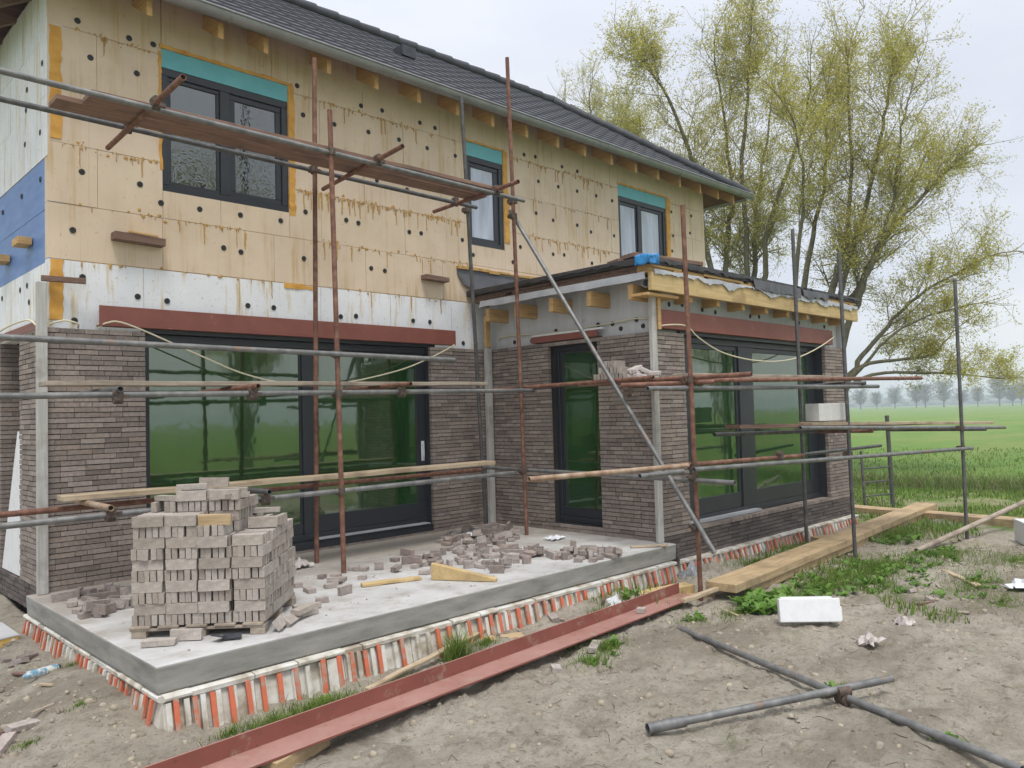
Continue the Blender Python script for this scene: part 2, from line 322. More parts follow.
# ---------------------------------------------------------------- ground
GZ = -.45
def axis(lo, hi, a, b, step):
    xs = []; x = a
    while x < b: xs.append(x); x += step
    g = step; x = b
    while x < hi: xs.append(x); g *= 1.18; x += g
    xs.append(hi); g = step; x = a; pre = []
    while True:
        g *= 1.18; x -= g
        if x < lo: break
        pre.append(x)
    return [lo] + pre[::-1] + xs
def gh(x, y):
    d = math.hypot(x-5, y-3); k = max(0., 1-d/40)
    n = noise.noise(Vector((x*.45, y*.45, 3)))*.05 + noise.noise(Vector((x*1.4, y*1.4, 9)))*.04 + noise.noise(Vector((x*3.6, y*3.6, 5)))*.032 - abs(noise.noise(Vector((x*6.5, y*6.5, 7))))*.045 + .012
    n2 = abs(noise.noise(Vector((x*14, y*14, 1))))*.014 + max(0, noise.noise(Vector((x*22, y*22, 2)))-.1)*.034
    z = GZ + (n + n2)*k
    # a shallow ditch well away from the house
    q = (x-20.0) + (y-7)*.08
    if d < 60: z -= .28*math.exp(-(q/.8)**2)
    if y > 4.35 and x < 13.5: z = min(z, GZ+.03)
    # sand banked up against the formwork
    bank = noise.noise(Vector((x*1.1, y*1.1, 21)))
    if 1.5 < x < 13 and 4.3 < y < 5.3:
        z += max(0, 1-abs(y-4.86)/.5)*max(0, (.015+.075*max(0,min(1,(x-2.6)/1.2)))+.11*bank)
    if x < 2 and y > 4.3:
        z += max(0, min(1, (x-.9)/.75))*(.15+.07*bank)*max(0, min(1, (y-4.5)/.8))
    return z
xs = axis(-2500, 3500, .6, 11.5, .035); ys = axis(-2500, 3500, .9, 7.0, .035)
gm = MB(); gm.v = [(x, y, gh(x, y)) for y in ys for x in xs]; nx = len(xs)
gm.f = [(j*nx+i, j*nx+i+1, (j+1)*nx+i+1, (j+1)*nx+i) for j in range(len(ys)-1) for i in range(nx-1)]
gm.m = [0]*len(gm.f); gm.sm = [True]*len(gm.f)
m = N('site_ground'); v = m.coord()
soil = m.ramp(m.noise(v, 1.1, 9, .68), [(.28,(.355,.305,.235)),(.46,(.475,.42,.335)),(.66,(.58,.525,.435))])
soil = m.mix(m.ramp(m.noise(v, 2.3, 7, .7), [(.52,0.),(.68,.7)]), soil, (.235,.195,.147))
soil = m.mix(m.ramp(m.noise(v, 38, 5, .7), [(.58,0.),(.66,.75)]), soil, (.14,.115,.085))
soil = m.mix(m.ramp(m.noise(v, 70, 2), [(.66,0.),(.72,.5)]), soil, (.54,.50,.43))
soil = m.mix(m.ramp(m.noise(v, 15, 10, .82), [(.50,0.),(.62,.62)]), soil, (.20,.165,.122))
soil = m.mix(m.ramp(m.noise(m.coord((1,3,1),(0,0,R(-35))), 1.6, 6, .65), [(.52,0.),(.62,.5)]), soil, (.54,.495,.41))
gr = m.ramp(m.noise(m.coord((1,1,1)), .9, 10, .75), [(.3,(.085,.155,.018)),(.5,(.13,.235,.028)),(.7,(.19,.29,.05))])
gr = m.mix(m.ramp(m.noise(m.coord((.05,.9,1), (0,0,R(28))), 1, 4), [(.45,0.),(.7,.5)]), gr, (.10,.24,.022))
gr = m.mix(m.ramp(m.noise(m.coord((.35,1,1),(0,0,R(28))), .16, 6, .65), [(.46,0.),(.62,.65)]), gr, (.225,.255,.065))
gr = m.mix(m.ramp(m.noise(v, 5, 6, .7), [(.58,0.),(.72,.5)]), gr, (.08,.14,.02))
dm = m.n('ShaderNodeSeparateXYZ'); m.l(v, dm.inputs[0])
dxl = m.math('SUBTRACT', dm.outputs[0], 4.5); dxl = m.math('MULTIPLY', dxl, m.math('ADD', .45, m.math('MULTIPLY', m.math('GREATER_THAN', dxl, 0.), .55)))
cb = m.n('ShaderNodeCombineXYZ'); m.l(dxl, cb.inputs[0]); m.l(m.math('MULTIPLY', m.math('SUBTRACT', dm.outputs[1], 3.5), .85), cb.inputs[1])
dv = m.n('ShaderNodeVectorMath', operation='LENGTH'); m.l(cb.outputs[0], dv.inputs[0])
dist = m.math('ADD', m.math('MULTIPLY', dv.outputs['Value'], .1), m.math('MULTIPLY', m.math('SUBTRACT', m.noise(v, .55, 8, .7), .5), 2.0))
gmask = m.ramp(dist, [(.78,0.),(1.12,1.)])
straw = m.math('MULTIPLY', m.ramp(dist, [(.6,0.),(.9,1.)]), m.ramp(m.noise(v, .9, 5), [(.5,0.),(.62,.8)]))
near = m.ramp(m.math('MULTIPLY', dv.outputs['Value'], .05), [(.7,1.),(.85,0.)])
soil = m.mix(m.ramp(m.noise(m.coord((1,2.2,1),(0,0,R(25))), .55, 7, .62), [(.48,0.),(.60,.6)]), soil, (.23,.19,.14))
moss = m.math('MULTIPLY', m.ramp(m.noise(v, .8, 9, .72), [(.555,0.),(.64,.85)]), m.ramp(dist, [(.22,0.),(.5,1.)]))
soil = m.mix(moss, soil, m.ramp(m.noise(v, 22, 6, .75), [(.35,(.07,.115,.018)),(.6,(.16,.20,.05))]))
c = m.mix(gmask, soil, gr); c = m.mix(m.math('MULTIPLY', straw, near), c, (.36,.31,.20))
m.color(c); m.set(Roughness=.95)
m.bump(m.math('ADD', m.math('ADD', m.noise(v, 9, 9, .72), m.math('MULTIPLY', m.noise(v, 40, 6, .75), .6)), 0.), 1.0, .06)
tag(gm.build('ground', m.mat), kind='structure')
# terrace slab (poured concrete beside the house)
XL, YM, XE, YE = 1.96, 7.89, 7.31, 5.16
tb = MB()
tb.add([(1.80,4.94,0),(7.32,4.97,0),(7.32,YM+.05,0),(1.80,YM+.05,0),(1.81,4.95,-.17),(7.32,4.98,-.17),(7.32,YM+.05,-.17),(1.81,YM+.05,-.17)],
       [(0,1,2,3),(4,7,6,5),(0,4,5,1),(1,5,6,2),(2,6,7,3),(3,7,4,0)])
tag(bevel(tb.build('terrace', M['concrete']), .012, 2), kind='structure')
# ---------------------------------------------------------------- the house
H = thing('house', 'unfinished two storey house with cream insulation boards above new brickwork and a dark tiled roof', 'house', (XL, YM, GZ))
def wb(mb, wall, u0, u1, n0, n1, z0, z1):
    """box on a wall: u along it, n outward from the brick face"""
    if wall == 'F': mb.box((u0, YM-n0, z0), (u1, YM-n1, z1))
    elif wall == 'G': mb.box((XL-n0, u0, z0), (XL-n1, u1, z1))
    elif wall == 'EL': mb.box((XE-n0, u0, z0), (XE-n1, u1, z1))
    elif wall == 'EF': mb.box((u0, YE-n0, z0), (u1, YE-n1, z1))
    elif wall == 'ER': mb.box((12.42+n0, u0, z0), (12.42+n1, u1, z1))
    elif wall == 'R': mb.box((13.04+n0, u0, z0), (13.04+n1, u1, z1))
CH, JT = .048, .0075
def lay(mb, wall, u0, u1, z0, z1, holes=(), seed=0, ch=CH, deep=.05):
    rnd = random.Random(seed); mb.cur = 0
    nrow = int(round((z1-z0)/ch))
    for k in range(nrow):
        za, zb = z0+k*ch, z0+(k+1)*ch-JT; spans = [(u0, u1)]
        for (a, b, c, d) in holes:
            if zb > c+.004 and za < d-.004:
                s2 = []
                for p, q in spans:
                    if b <= p or a >= q: s2.append((p, q)); continue
                    if a > p: s2.append((p, a))
                    if b < q: s2.append((b, q))
                spans = s2
        for p, q in spans:
            u = p; off = rnd.choice((.105, .16, .22, .06))
            first = True
            while u < q-.012:
                L = off if first else rnd.choice((.208, .208, .208, .208, .102, .208))
                first = False; e2 = min(u+L, q)
                if q-e2 < .035: e2 = q
                j = rnd.uniform(-.0045, .004); t = rnd.uniform(-.0012, .0012)
                wb(mb, wall, u, e2-(JT if e2 < q else 0)*.6, j, -deep, za+t, zb+t)
                u = e2
def mortar(mb, wall, rects):
    mb.cur = 1
    for a, b, c, d in rects: wb(mb, wall, a, b, -.02, -.046, c, d)
BT = 2.352
b1 = MB(); lay(b1, 'F', XL, 2.80, 0, BT, (), 1); mortar(b1, 'F', [(XL+.03, 2.79, 0, BT-.01)])
lay(b1, 'G', YM+.053, 8.86, 0, BT, (), 2); mortar(b1, 'G', [(YM+.06, 8.85, 0, BT-.01)])
b1.build('brick_cladding', [M['brick'], M['mortar']], H)
b1 = MB(); lay(b1, 'F', 6.30, XE+.06, 0, BT, (), 3); mortar(b1, 'F', [(6.31, XE+.06, 0, BT-.01)])
b1.build('brick_cladding', [M['brick'], M['mortar']], H)
b1 = MB(); DZ0, DZ1, DY0, DY1 = .096, 2.304, 5.99, 6.79
lay(b1, 'EL', YE, YM-.004, 0, BT, [(DY0, DY1, DZ0, DZ1)], 4)
mortar(b1, 'EL', [(YE+.03, DY0-.01, 0, BT-.01), (DY1+.01, YM, 0, BT-.01), (DY0-.01, DY1+.01, 0, DZ0-.005)])
lay(b1, 'EF', XE+.053, 7.90, .048, BT, (), 5); mortar(b1, 'EF', [(XE+.06, 7.89, 0, BT-.01)])
lay(b1, 'EF', 11.66, 12.42, .048, BT, (), 6); mortar(b1, 'EF', [(11.67, 12.41, 0, BT-.01)])
b1.build('brick_cladding', [M['brick'], M['mortar']], H)
b1 = MB(); lay(b1, 'EF', XE+.01, 12.42, -.24, .048, (), 7); mortar(b1, 'EF', [(XE+.02, 12.41, -.24, .04)])
lay(b1, 'EL', YE-.2, YE-.002, -.24, .0, (), 17)
b1.build('plinth_brick', [M['brick_dark'], M['mortar']], H)
b1 = MB(); lay(b1, 'G', YM+.053, 12.2, -.24, 0, (), 8); mortar(b1, 'G', [(YM+.06, 12.19, -.24, -.004)])
b1.build('plinth_brick', [M['brick_dark'], M['mortar']], H)
b1 = MB(); rw = random.Random(5)           # far side of the recess in the gable
for k in range(49):
    x = XL+.02
    while x < 2.9:
        L = rw.choice((.225,.225,.108)); b1.box((x, 9.72+rw.uniform(-.003,.003), k*CH), (min(x+L,2.9)-.004, 9.78, (k+1)*CH-JT)); x += L
b1.cur = 1; b1.box((XL+.03, 9.733, 0), (2.9, 9.775, BT))
b1.cur = 0; lay(b1, 'G', 9.79, 12.2, 0, BT, (), 9); mortar(b1, 'G', [(9.80, 12.19, 0, BT-.01)])
b1.build('brick_cladding', [M['brick'], M['mortar']], H)
# core walls behind everything
c1 = MB(); c1.box((2.95, 8.14, -.4), (12.92, 12.1, 5.6)); c1.box((2.13, 8.14, -.4), (2.94, 9.0, 5.6)); c1.box((2.13, 9.8, -.4), (2.94, 12.1, 5.6)); c1.box((2.13, 9.001, 2.36), (2.94, 9.799, 5.6))
c1.box((7.50, 5.40, -.4), (12.30, 8.10, 2.9)); c1.build('inner_wall', M['core'], H)
# ---- insulation boards
def boards(mb, wall, u0, u1, zs, holes, n0, n1, width=1.2, seed=0):
    rnd = random.Random(seed)
    for k in range(len(zs)-1):
        za, zb = zs[k], zs[k+1]; us = [u0]; u = u0 + (width*.35 if k % 2 else width*.85)
        while u < u1-.1: us.append(u); u += width
        us.append(u1)
        rects = [(us[i], us[i+1], za, zb) for i in range(len(us)-1)]
        for h in holes:
            out = []
            for (a, b, c, d) in rects:
                if b <= h[0] or a >= h[1] or d <= h[2] or c >= h[3]: out.append((a,b,c,d)); continue
                if a < h[0]: out.append((a, h[0], c, d))
                if b > h[1]: out.append((h[1], b, c, d))
                A, B = max(a, h[0]), min(b, h[1])
                if c < h[2]: out.append((A, B, c, h[2]))
                if d > h[3]: out.append((A, B, h[3], d))
            rects = out
        for (a, b, c, d) in rects:
            if b-a < .01 or d-c < .01: continue
            j = rnd.uniform(-.003, .003); g = .0022
            wb(mb, wall, a+g, b-g, n0+j, n1, c+g, d-g)
W1 = (3.02, 4.41, 3.79, 5.05); W2 = (7.07, 7.77, 3.79, 5.02); W3 = (10.42, 11.80, 3.79, 5.05)
def grow(w_, l, r, b, t): return (w_[0]-l, w_[1]+r, w_[2]-b, w_[3]+t)
holesF = [grow(W1,.0,.0,0,.19), grow(W2,.0,.0,0,.19), grow(W3,.0,.0,0,.19)]
p1 = MB(); boards(p1, 'F', XL+.035, 13.04, [2.99,3.51,4.07,4.62,5.17,5.75], holesF, -.10, -.2, 1.2, 3)
PIR = p1.build('insulation_board', M['pir'], H)
p1 = MB(); wb(p1, 'F', XL+.05, 13.03, -.108, -.21, 2.95, 5.74)
bk = MB()                                   # foam in the joints between boards
for h0, h1 in ((XL+.05, W1[0]), (W1[1], W2[0]), (W2[1], W3[0]), (W3[1], 13.03)): wb(bk, 'F', h0, h1, -.108, -.205, 2.42, 5.74)
for wv in (W1, W2, W3): wb(bk, 'F', wv[0], wv[1], -.108, -.205, 2.42, wv[2]-.004); wb(bk, 'F', wv[0], wv[1], -.108, -.205, wv[3]+.195, 5.74)
bk.build('joint_foam', M['foam_drip'], H)
p1 = MB(); boards(p1, 'F', XL+.035, 7.42, [2.345,2.986], [], -.10, -.2, .98, 4); EPSF = p1.build('insulation_board', M['eps'], H)
p1 = MB(); boards(p1, 'G', YM+.10, 12.2, [2.345,2.96], [], -.035, -.16, 1.0, 5); EPSG = p1.build('insulation_board', M['eps'], H)
p1 = MB(); boards(p1, 'G', YM+.10, 12.2, [3.93,4.5,5.05,5.6], [], -.035, -.16, 1.0, 6); EPSU = p1.build('insulation_board', M['eps'], H)
p1 = MB(); boards(p1, 'G', YM+.10, 12.2, [2.962,3.45,3.928], [], -.038, -.16, 1.2, 7); MEM = p1.build('blue_membrane', M['membrane_blue'], H)
p1 = MB(); boards(p1, 'R', YM+.1, 12.2, [-.3,.4,1,1.6,2.2,2.8,3.4,4,4.6,5.2,5.7], [], 0, -.12, 1.2, 8); p1.build('insulation_board', M['pir'], H)
p1 = MB(); p1.box((2.0,12.11,-.3),(13.04,12.2,5.7)); p1.build('insulation_board', M['pir'], H)
p1 = MB(); boards(p1, 'EL', YE+.10, YM+.09, [2.345,2.98], [], -.10, -.2, 1.2, 9); EPSL = p1.build('insulation_board', M['eps_grey'], H)
p1 = MB(); boards(p1, 'EF', XE+.10, 12.34, [2.345,2.98], [], -.10, -.2, 1.2, 10); EPSX = p1.build('insulation_board', M['eps_grey'], H)
p1 = MB(); boards(p1, 'ER', YE+.02, YM+.1, [-.3,.4,1,1.6,2.2,2.98], [], 0, -.1, 1.2, 11); p1.build('insulation_board', M['eps_grey'], H)
# washers (round fixing plates pressed into the boards)
W_UP=[(2.25,5.26),(2.71,5.24),(2.94,5.25),(2.36,4.94),(2.78,4.91),(2.28,3.83),(2.80,3.81),(3.00,3.66),(3.39,3.66),(3.83,3.67),(4.30,3.68),(2.20,3.27),(2.75,3.29),(2.91,3.28),(3.64,3.29),(3.83,3.27),(4.58,3.29),(4.53,5.27),(4.75,5.27),(4.60,4.95),(4.61,3.83),(5.01,4.94),(5.39,5.26),(5.70,5.28),(5.49,4.96),(5.95,4.97),(6.29,5.27),(6.54,5.26),(6.40,4.96),(6.88,4.96),(5.15,3.82),(5.32,3.81),(5.60,4.38),(6.08,3.81),(6.27,3.82),(5.49,3.28),(5.69,3.27),(6.06,4.35),(6.97,3.83),(8.21,5.26),(8.45,5.28),(9.04,5.25),(9.40,5.25),(8.50,4.92),(8.94,4.92),(9.38,4.93),(9.85,4.94),(10.26,4.93),(8.43,4.43),(8.80,4.38),(9.36,4.39),(9.69,4.33),(10.28,4.35),(8.08,3.88),(7.16,3.65),(7.92,3.64),(8.78,3.86),(9.03,3.88),(9.69,3.83),(11.96,5.02),(12.61,5.05),(11.99,4.59),(12.55,4.72),(11.95,4.31)]
W_LO=[(2.28,2.84),(2.77,2.70),(3.05,2.68),(3.90,2.70),(4.20,2.70),(5.05,2.66),(5.26,2.68),(6.11,2.68),(6.38,2.68),(6.94,2.43),(7.17,2.43),(2.21,2.43)]
W_EF=[(7.76,2.69),(8.03,2.71),(8.47,2.68),(8.77,2.67),(9.64,2.68),(9.88,2.69),(11.06,2.68),(11.90,2.67)]
W_EL=[(7.48,2.42),(7.16,2.41),(6.73,2.50),(6.04,2.51),(5.82,2.50),(5.70,2.43),(5.47,2.51),(5.38,2.43)]
W_GU=[(8.14,4.83),(8.68,4.75),(8.22,4.20),(8.76,4.23),(8.72,4.56)]; W_GL=[(9.71,2.83),(8.96,2.82),(8.70,2.83),(8.63,2.66)]; W_GB=[(9.70,3.75),(8.91,3.75),(8.23,3.76)]
def washer_mesh(ax):
    mb = MB(); n = 12; rim = .029
    def P(r, a, d): c, s_ = r*math.cos(a), r*math.sin(a); return (c, d, s_) if ax == 'F' else (d, c, s_)
    rings = [(rim, 0), (rim, -.004), (.018, -.007), (.014, -.002), (.007, -.002), (.005, -.008)]
    vs = [P(r, 2*math.pi*k/n, d) for r, d in rings for k in range(n)]
    fs = [(i*n+k, i*n+(k+1)%n, (i+1)*n+(k+1)%n, (i+1)*n+k) for i in range(len(rings)-1) for k in range(n)] + [tuple(range(5*n, 6*n))]
    mb.add(vs, fs); me = bpy.data.meshes.new('washer'); me.from_pydata(mb.v, [], mb.f); me.materials.append(M['washer']); return me
wmF, wmG = washer_mesh('F'), washer_mesh('G')
def washers(lst, par, me, fn):
    for a, z in lst:
        o = bpy.data.objects.new('washer', me); COL.objects.link(o); o.parent = par
        o.location = Vector(fn(a, z)) - world_loc(par)
washers([p for p in W_UP], PIR, wmF, lambda a, z: (a, YM+.098, z)); washers(W_LO, EPSF, wmF, lambda a, z: (a, YM+.098, z))
washers(W_EF, EPSX, wmF, lambda a, z: (a, YE+.098, z)); washers(W_EL, EPSL, wmG, lambda a, z: (XE+.098, a, z))
washers(W_GU, EPSU, wmG, lambda a, z: (XL+.033, a, z)); washers(W_GL, EPSG, wmG, lambda a, z: (XL+.033, a, z)); washers(W_GB, MEM, wmG, lambda a, z: (XL+.035, a, z))
# ochre foam seams
def seam(rects, wall='F'):
    mb = MB()
    for a, b, c, d in rects:
        n = max(2, int(max(b-a, d-c)/.05)); vert = d-c > b-a
        vs = []; rn = random.Random(int(a*100+c*7))
        for i in range(n+1):
            t = i/n; j = rn.uniform(-.008, .008); k = rn.uniform(-.008, .012); h = -.098+rn.uniform(.001, .010)
            if vert: pts = [(a+j, c+(d-c)*t), (b+k, c+(d-c)*t)]
            else: pts = [(a+(b-a)*t, c+j), (a+(b-a)*t, d+k)]
            for (u, z) in pts: vs.append((u, YM-h, z) if wall == 'F' else (XE-h, u, z) if wall == 'EL' else (u, YE-h, z))
            for (u, z) in pts: vs.append((u, YM+.13, z) if wall == 'F' else (XE+.13, u, z) if wall == 'EL' else (u, YE+.13, z))
        fs = []
        for i in range(n):
            o = i*4; fs += [(o, o+1, o+5, o+4), (o, o+4, o+6, o+2), (o+1, o+3, o+7, o+5)]
        fs += [(0, 2, 3, 1), (n*4, n*4+1, n*4+3, n*4+2)]
        mb.add(vs, fs)
    return mb.build('foam_seam', M['foam'], H)
seam([(2.015,2.11,4.10,5.15)]); seam([(2.01,2.115,2.43,2.985)]); seam([(4.33,4.72,2.935,2.985)])
seam([(W1[1]+.004,W1[1]+.075,3.76,5.25)]); seam([(3.0,4.47,5.245,5.275)]); seam([(W2[1]+.004,W2[1]+.10,3.90,4.6)]); seam([(W2[1]+.004,W2[1]+.08,4.6,5.22)])
seam([(7.05,7.8,5.215,5.24)]); seam([(W3[1]+.004,W3[1]+.11,3.8,5.25)]); seam([(10.40,11.85,5.245,5.27)]); seam([(W1[0]-.03,W1[0]-.003,4.0,5.2)])
# foam that ran out of the joints
dr = MB(); rd = random.Random(11)
def blob(u, z, r):
    vs = [(u, YM+.088, z)]+[(u+r*math.cos(k*math.pi/4)*rd.uniform(.6,1.3), YM+.099, z+r*math.sin(k*math.pi/4)*rd.uniform(.6,1.2)) for k in range(8)]
    dr.add(vs, [(0, 1+k, 1+(k+1)%8) for k in range(8)], True)
def drip(u, z, L, wd):
    n = 5; vs = []
    for i in range(n+1):
        t = i/n; w2 = wd*(1-.5*t)*(1 if i not in (0, n) else .35); x = u+rd.uniform(-.004,.004)
        for s_ in (-1, 0, 1): vs.append((x+s_*w2/2, YM+.098-(.010 if s_ == 0 and i not in (0,) else 0), z-L*t))
    fs = []
    for i in range(n): fs += [(i*3, i*3+1, i*3+4, i*3+3), (i*3+1, i*3+2, i*3+5, i*3+4)]
    dr.add(vs, fs, True)
for z, ranges in ((4.07, ((2.1,3.0,16),(4.5,6.95,95),(8.2,10.3,40))), (4.62, ((2.2,2.95,4),(4.6,6.9,8),(8.1,10.2,14))), (5.17, ((4.6,6.9,30),(8.0,10.3,40),(2.2,2.9,10))), (3.51, ((4.6,7.2,30),(2.2,3.9,18))), (2.985, ((2.2,4.2,7),(4.8,7.2,9)))):
    for a, b, n in ranges:
        for _ in range(int(n*1.3)): blob(rd.uniform(a, b), z+rd.gauss(0,.018), rd.choice((.006,.008,.012,.02)))
        for _ in range(n): drip(rd.uniform(a, b), z+rd.uniform(-.01,.02), rd.choice((.02,.03,.04,.06,.10,.20)), rd.choice((.007,.009,.012,.02,.03)))
tag(dr.build('foam_drip', M['foam_drip'], H), kind='stuff')
# small brown ledgers nailed to the boards
def ledge(p, q, w_, h, mat='brown_wood', name='batten'):
    mb = MB(); mb.bar(p, q, w_, h); return bevel(mb.build(name, M[mat], H), .004)
ledge((2.53,7.93,3.255),(3.0,7.93,3.24),.12,.075); ledge((2.66,7.92,3.302),(2.93,7.92,3.29),.10,.022,'timber')
ledge((6.25,7.93,3.245),(6.63,7.93,3.235),.12,.06); ledge((1.93,7.95,2.79),(2.27,7.85,2.78),.05,.05); ledge((1.93,8.73,3.23),(1.93,8.5,3.23),.12,.07,'timber'); ledge((1.93,9.6,3.2),(1.93,9.35,3.2),.12,.07,'timber')
# bricklayers' corner posts
def post(x0, y0, x1, y1, z0, z1, mat='postwood'):
    mb = MB(); mb.box((x0,y0,z0),(x1,y1,z1)); return bevel(mb.build('corner_post', M[mat], H), .005)
post(1.868,7.83,1.952,7.884,0.002,2.74); post(7.215,5.115,7.302,5.165,.002,2.73); post(7.19,7.80,7.285,7.86,.002,2.36); post(7.20,7.81,7.28,7.858,2.365,2.80,'timber')
post(7.315,5.10,7.37,5.152,2.36,2.75,'timber')
# ---- windows
def window(wall, u0, u1, z0, z1, n, mullions, glass, parts):
    """parts: list of (ua, ub, border_l, border_r, border_b, border_t) panes; frame depth .09 starting n behind the face"""
    fm = MB(); wb(fm, wall, u0, u1, n, n-.09, z0, z0+.07); wb(fm, wall, u0, u1, n, n-.09, z1-.075, z1)
    wb(fm, wall, u0, u0+.07, n-.001, n-.091, z0+.0705, z1-.0755); wb(fm, wall, u1-.07, u1, n-.001, n-.091, z0+.0705, z1-.0755)
    for a, b in mullions: wb(fm, wall, a, b, n-.001, n-.091, z0+.0705, z1-.0755)
    F = bevel(fm.build('window', M['frame'], H), .004, 1)
    for (a, b, bl, br, bb, bt_) in parts:
        za, zb = z0+.071, z1-.076; s = MB(); k = n-.022
        wb(s, wall, a, b, k, k-.06, za, za+bb); wb(s, wall, a, b, k, k-.06, zb-bt_, zb)
        wb(s, wall, a, a+bl, k-.001, k-.061, za+bb+.0005, zb-bt_-.0005); wb(s, wall, b-br, b, k-.001, k-.061, za+bb+.0005, zb-bt_-.0005)
        bevel(s.build('sash', M['frame'], F), .004, 1)
        s = MB(); wb(s, wall, a+bl, b-br, k-.018, k-.03, za+bb, zb-bt_); s.build('pane', M[glass], F)
    return F
# big sliding door window, main facade
BW = window('F', 2.80, 6.42, .10, 2.34, -.13, [(4.55,4.69)], 'glass_green', [(2.872,4.548,.02,.02,.12,.03), (4.692,6.348,.03,.18,.20,.03)])
s = MB(); wb(s, 'F', 6.25, 6.27, -.13, -.155, .95, 1.12); wb(s, 'F', 6.235, 6.285, -.1515, -.1525, .9, 1.15); s.build('handle', M['plastic_w'], BW)
s = MB(); wb(s, 'F', 2.80, 6.35, -.02, -.13, .02, .098); wb(s, 'F', 4.62, 6.28, -.012, -.128, .10, .112); bevel(s.build('threshold', M['frame'], H), .004)
s = MB(); wb(s, 'F', 4.66, 6.24, .0, -.11, .113, .128); bevel(s.build('threshold', M['felt'], H), .003)
s = MB(); wb(s, 'F', 6.305, 6.42, -.052, -.14, .0, 2.34); wb(s, 'F', 2.68, 2.80, -.052, -.14, 0, 2.34); wb(s, 'F', 2.80, 6.42, -.055, -.135, 2.345, 2.385); s.build('window_lining', M['frame'], H)
# narrow door on the extension's side
window('EL', DY0-.04, DY1+.0, .10, 2.31, -.12, [], 'glass_green', [(DY0+.031, DY1-.071, .03, .05, .11, .03)])
s = MB(); wb(s, 'EL', DY0, DY1-.002, -.02, -.118, .012, .098); s.build('threshold', M['frame'], H)
# extension front
window('EF', 7.90, 11.74, .10, 2.34, -.15, [(9.39,9.75)], 'glass_green', [(7.972,9.388,.30,.06,.20,.06), (9.752,11.668,.04,.26,.20,.06)])
s = MB(); wb(s, 'EF', 7.93, 9.68, -.06, -.149, .10, .13); s.build('threshold', M['felt'], H)
s = MB(); wb(s, 'EF', 11.665, 11.74, -.052, -.16, .05, 2.34); wb(s, 'EF', 7.82, 7.899, -.052, -.16, .05, 2.34); wb(s, 'EF', 7.9, 11.74, -.055, -.16, 2.342, 2.385); s.build('window_lining', M['frame'], H)
b1 = MB(); u = 7.905
while u < 11.64: b1.box((u, YE-.006+random.uniform(-.003,.003), .05), (u+.049, YE+.148, .092+random.uniform(-.002,.002))); u += .054
b1.build('window_sill', M['brick'], H)
b1 = MB(); u = 2.81
while u < 6.28: b1.box((u, YM-.01+random.uniform(-.004,.004), .001), (u+.21, YM+.128, .019)); u += .222
b1.build('window_sill', M['brick'], H)
# upper windows with a teal strip over them
window('F', *W1, -.115, [(3.63,3.74)], 'glass_crinkle', [(W1[0]+.072,3.628,.03,.03,.04,.04), (3.742,W1[1]-.072,.06,.06,.06,.06)])
window('F', *W2, -.115, [], 'glass_pale', [(W2[0]+.072,W2[1]-.072,.05,.09,.05,.06)])
window('F', *W3, -.115, [(10.97,11.06)], 'glass_pale', [(W3[0]+.072,10.968,.03,.03,.05,.05), (11.062,W3[1]-.072,.05,.10,.05,.05)])
for wv in (W1, W2, W3):
    s = MB(); wb(s, 'F', wv[0], wv[1], -.108, -.2, wv[3]+.002, wv[3]+.188); s.build('lintel_strip', M['teal'], H)
# ---- red steel lintels
s = MB(); wb(s, 'F', 2.39, 6.72, .012, .0, 2.384, 2.575); wb(s, 'F', 2.39, 6.72, -.0005, -.09, 2.384, 2.395); bevel(s.build('steel_lintel', M['red_steel'], H), .003, 1)
s = MB(); wb(s, 'EF', 7.43, 11.93, .012, .0, 2.386, 2.60); wb(s, 'EF', 7.43, 11.93, -.0005, -.09, 2.386, 2.397); bevel(s.build('steel_lintel', M['red_steel'], H), .003, 1)
s = MB(); wb(s, 'EL', 5.98, 7.07, .012, .0, 2.360, 2.44); wb(s, 'EL', 5.98, 7.07, -.0005, -.1, 2.360, 2.371); bevel(s.build('steel_lintel', M['red_steel'], H), .003, 1)
s = MB(); wb(s, 'EL', 5.90, 7.07, .008, -.05, 2.442, 2.465); s.build('foam_seam', M['eps_plain'], H)
s = MB(); wb(s, 'G', 8.2, 9.9, .012, .0, 2.355, 2.43); s.build('steel_lintel', M['red_steel'], H)
s = MB(); s.add([(x,y,z) for x in (1.985,2.04) for y,z in ((8.872,.003),(9.70,.003),(9.05,1.42),(8.872,1.42))], [(0,1,2,3),(7,6,5,4),(0,4,5,1),(1,5,6,2),(2,6,7,3),(3,7,4,0)])
tag(s.build('insulation_offcut', M['eps_plain'], None, (2.0,8.9,0)), 'tall white foam board standing in the brick recess at the left corner of the house', 'foam board')
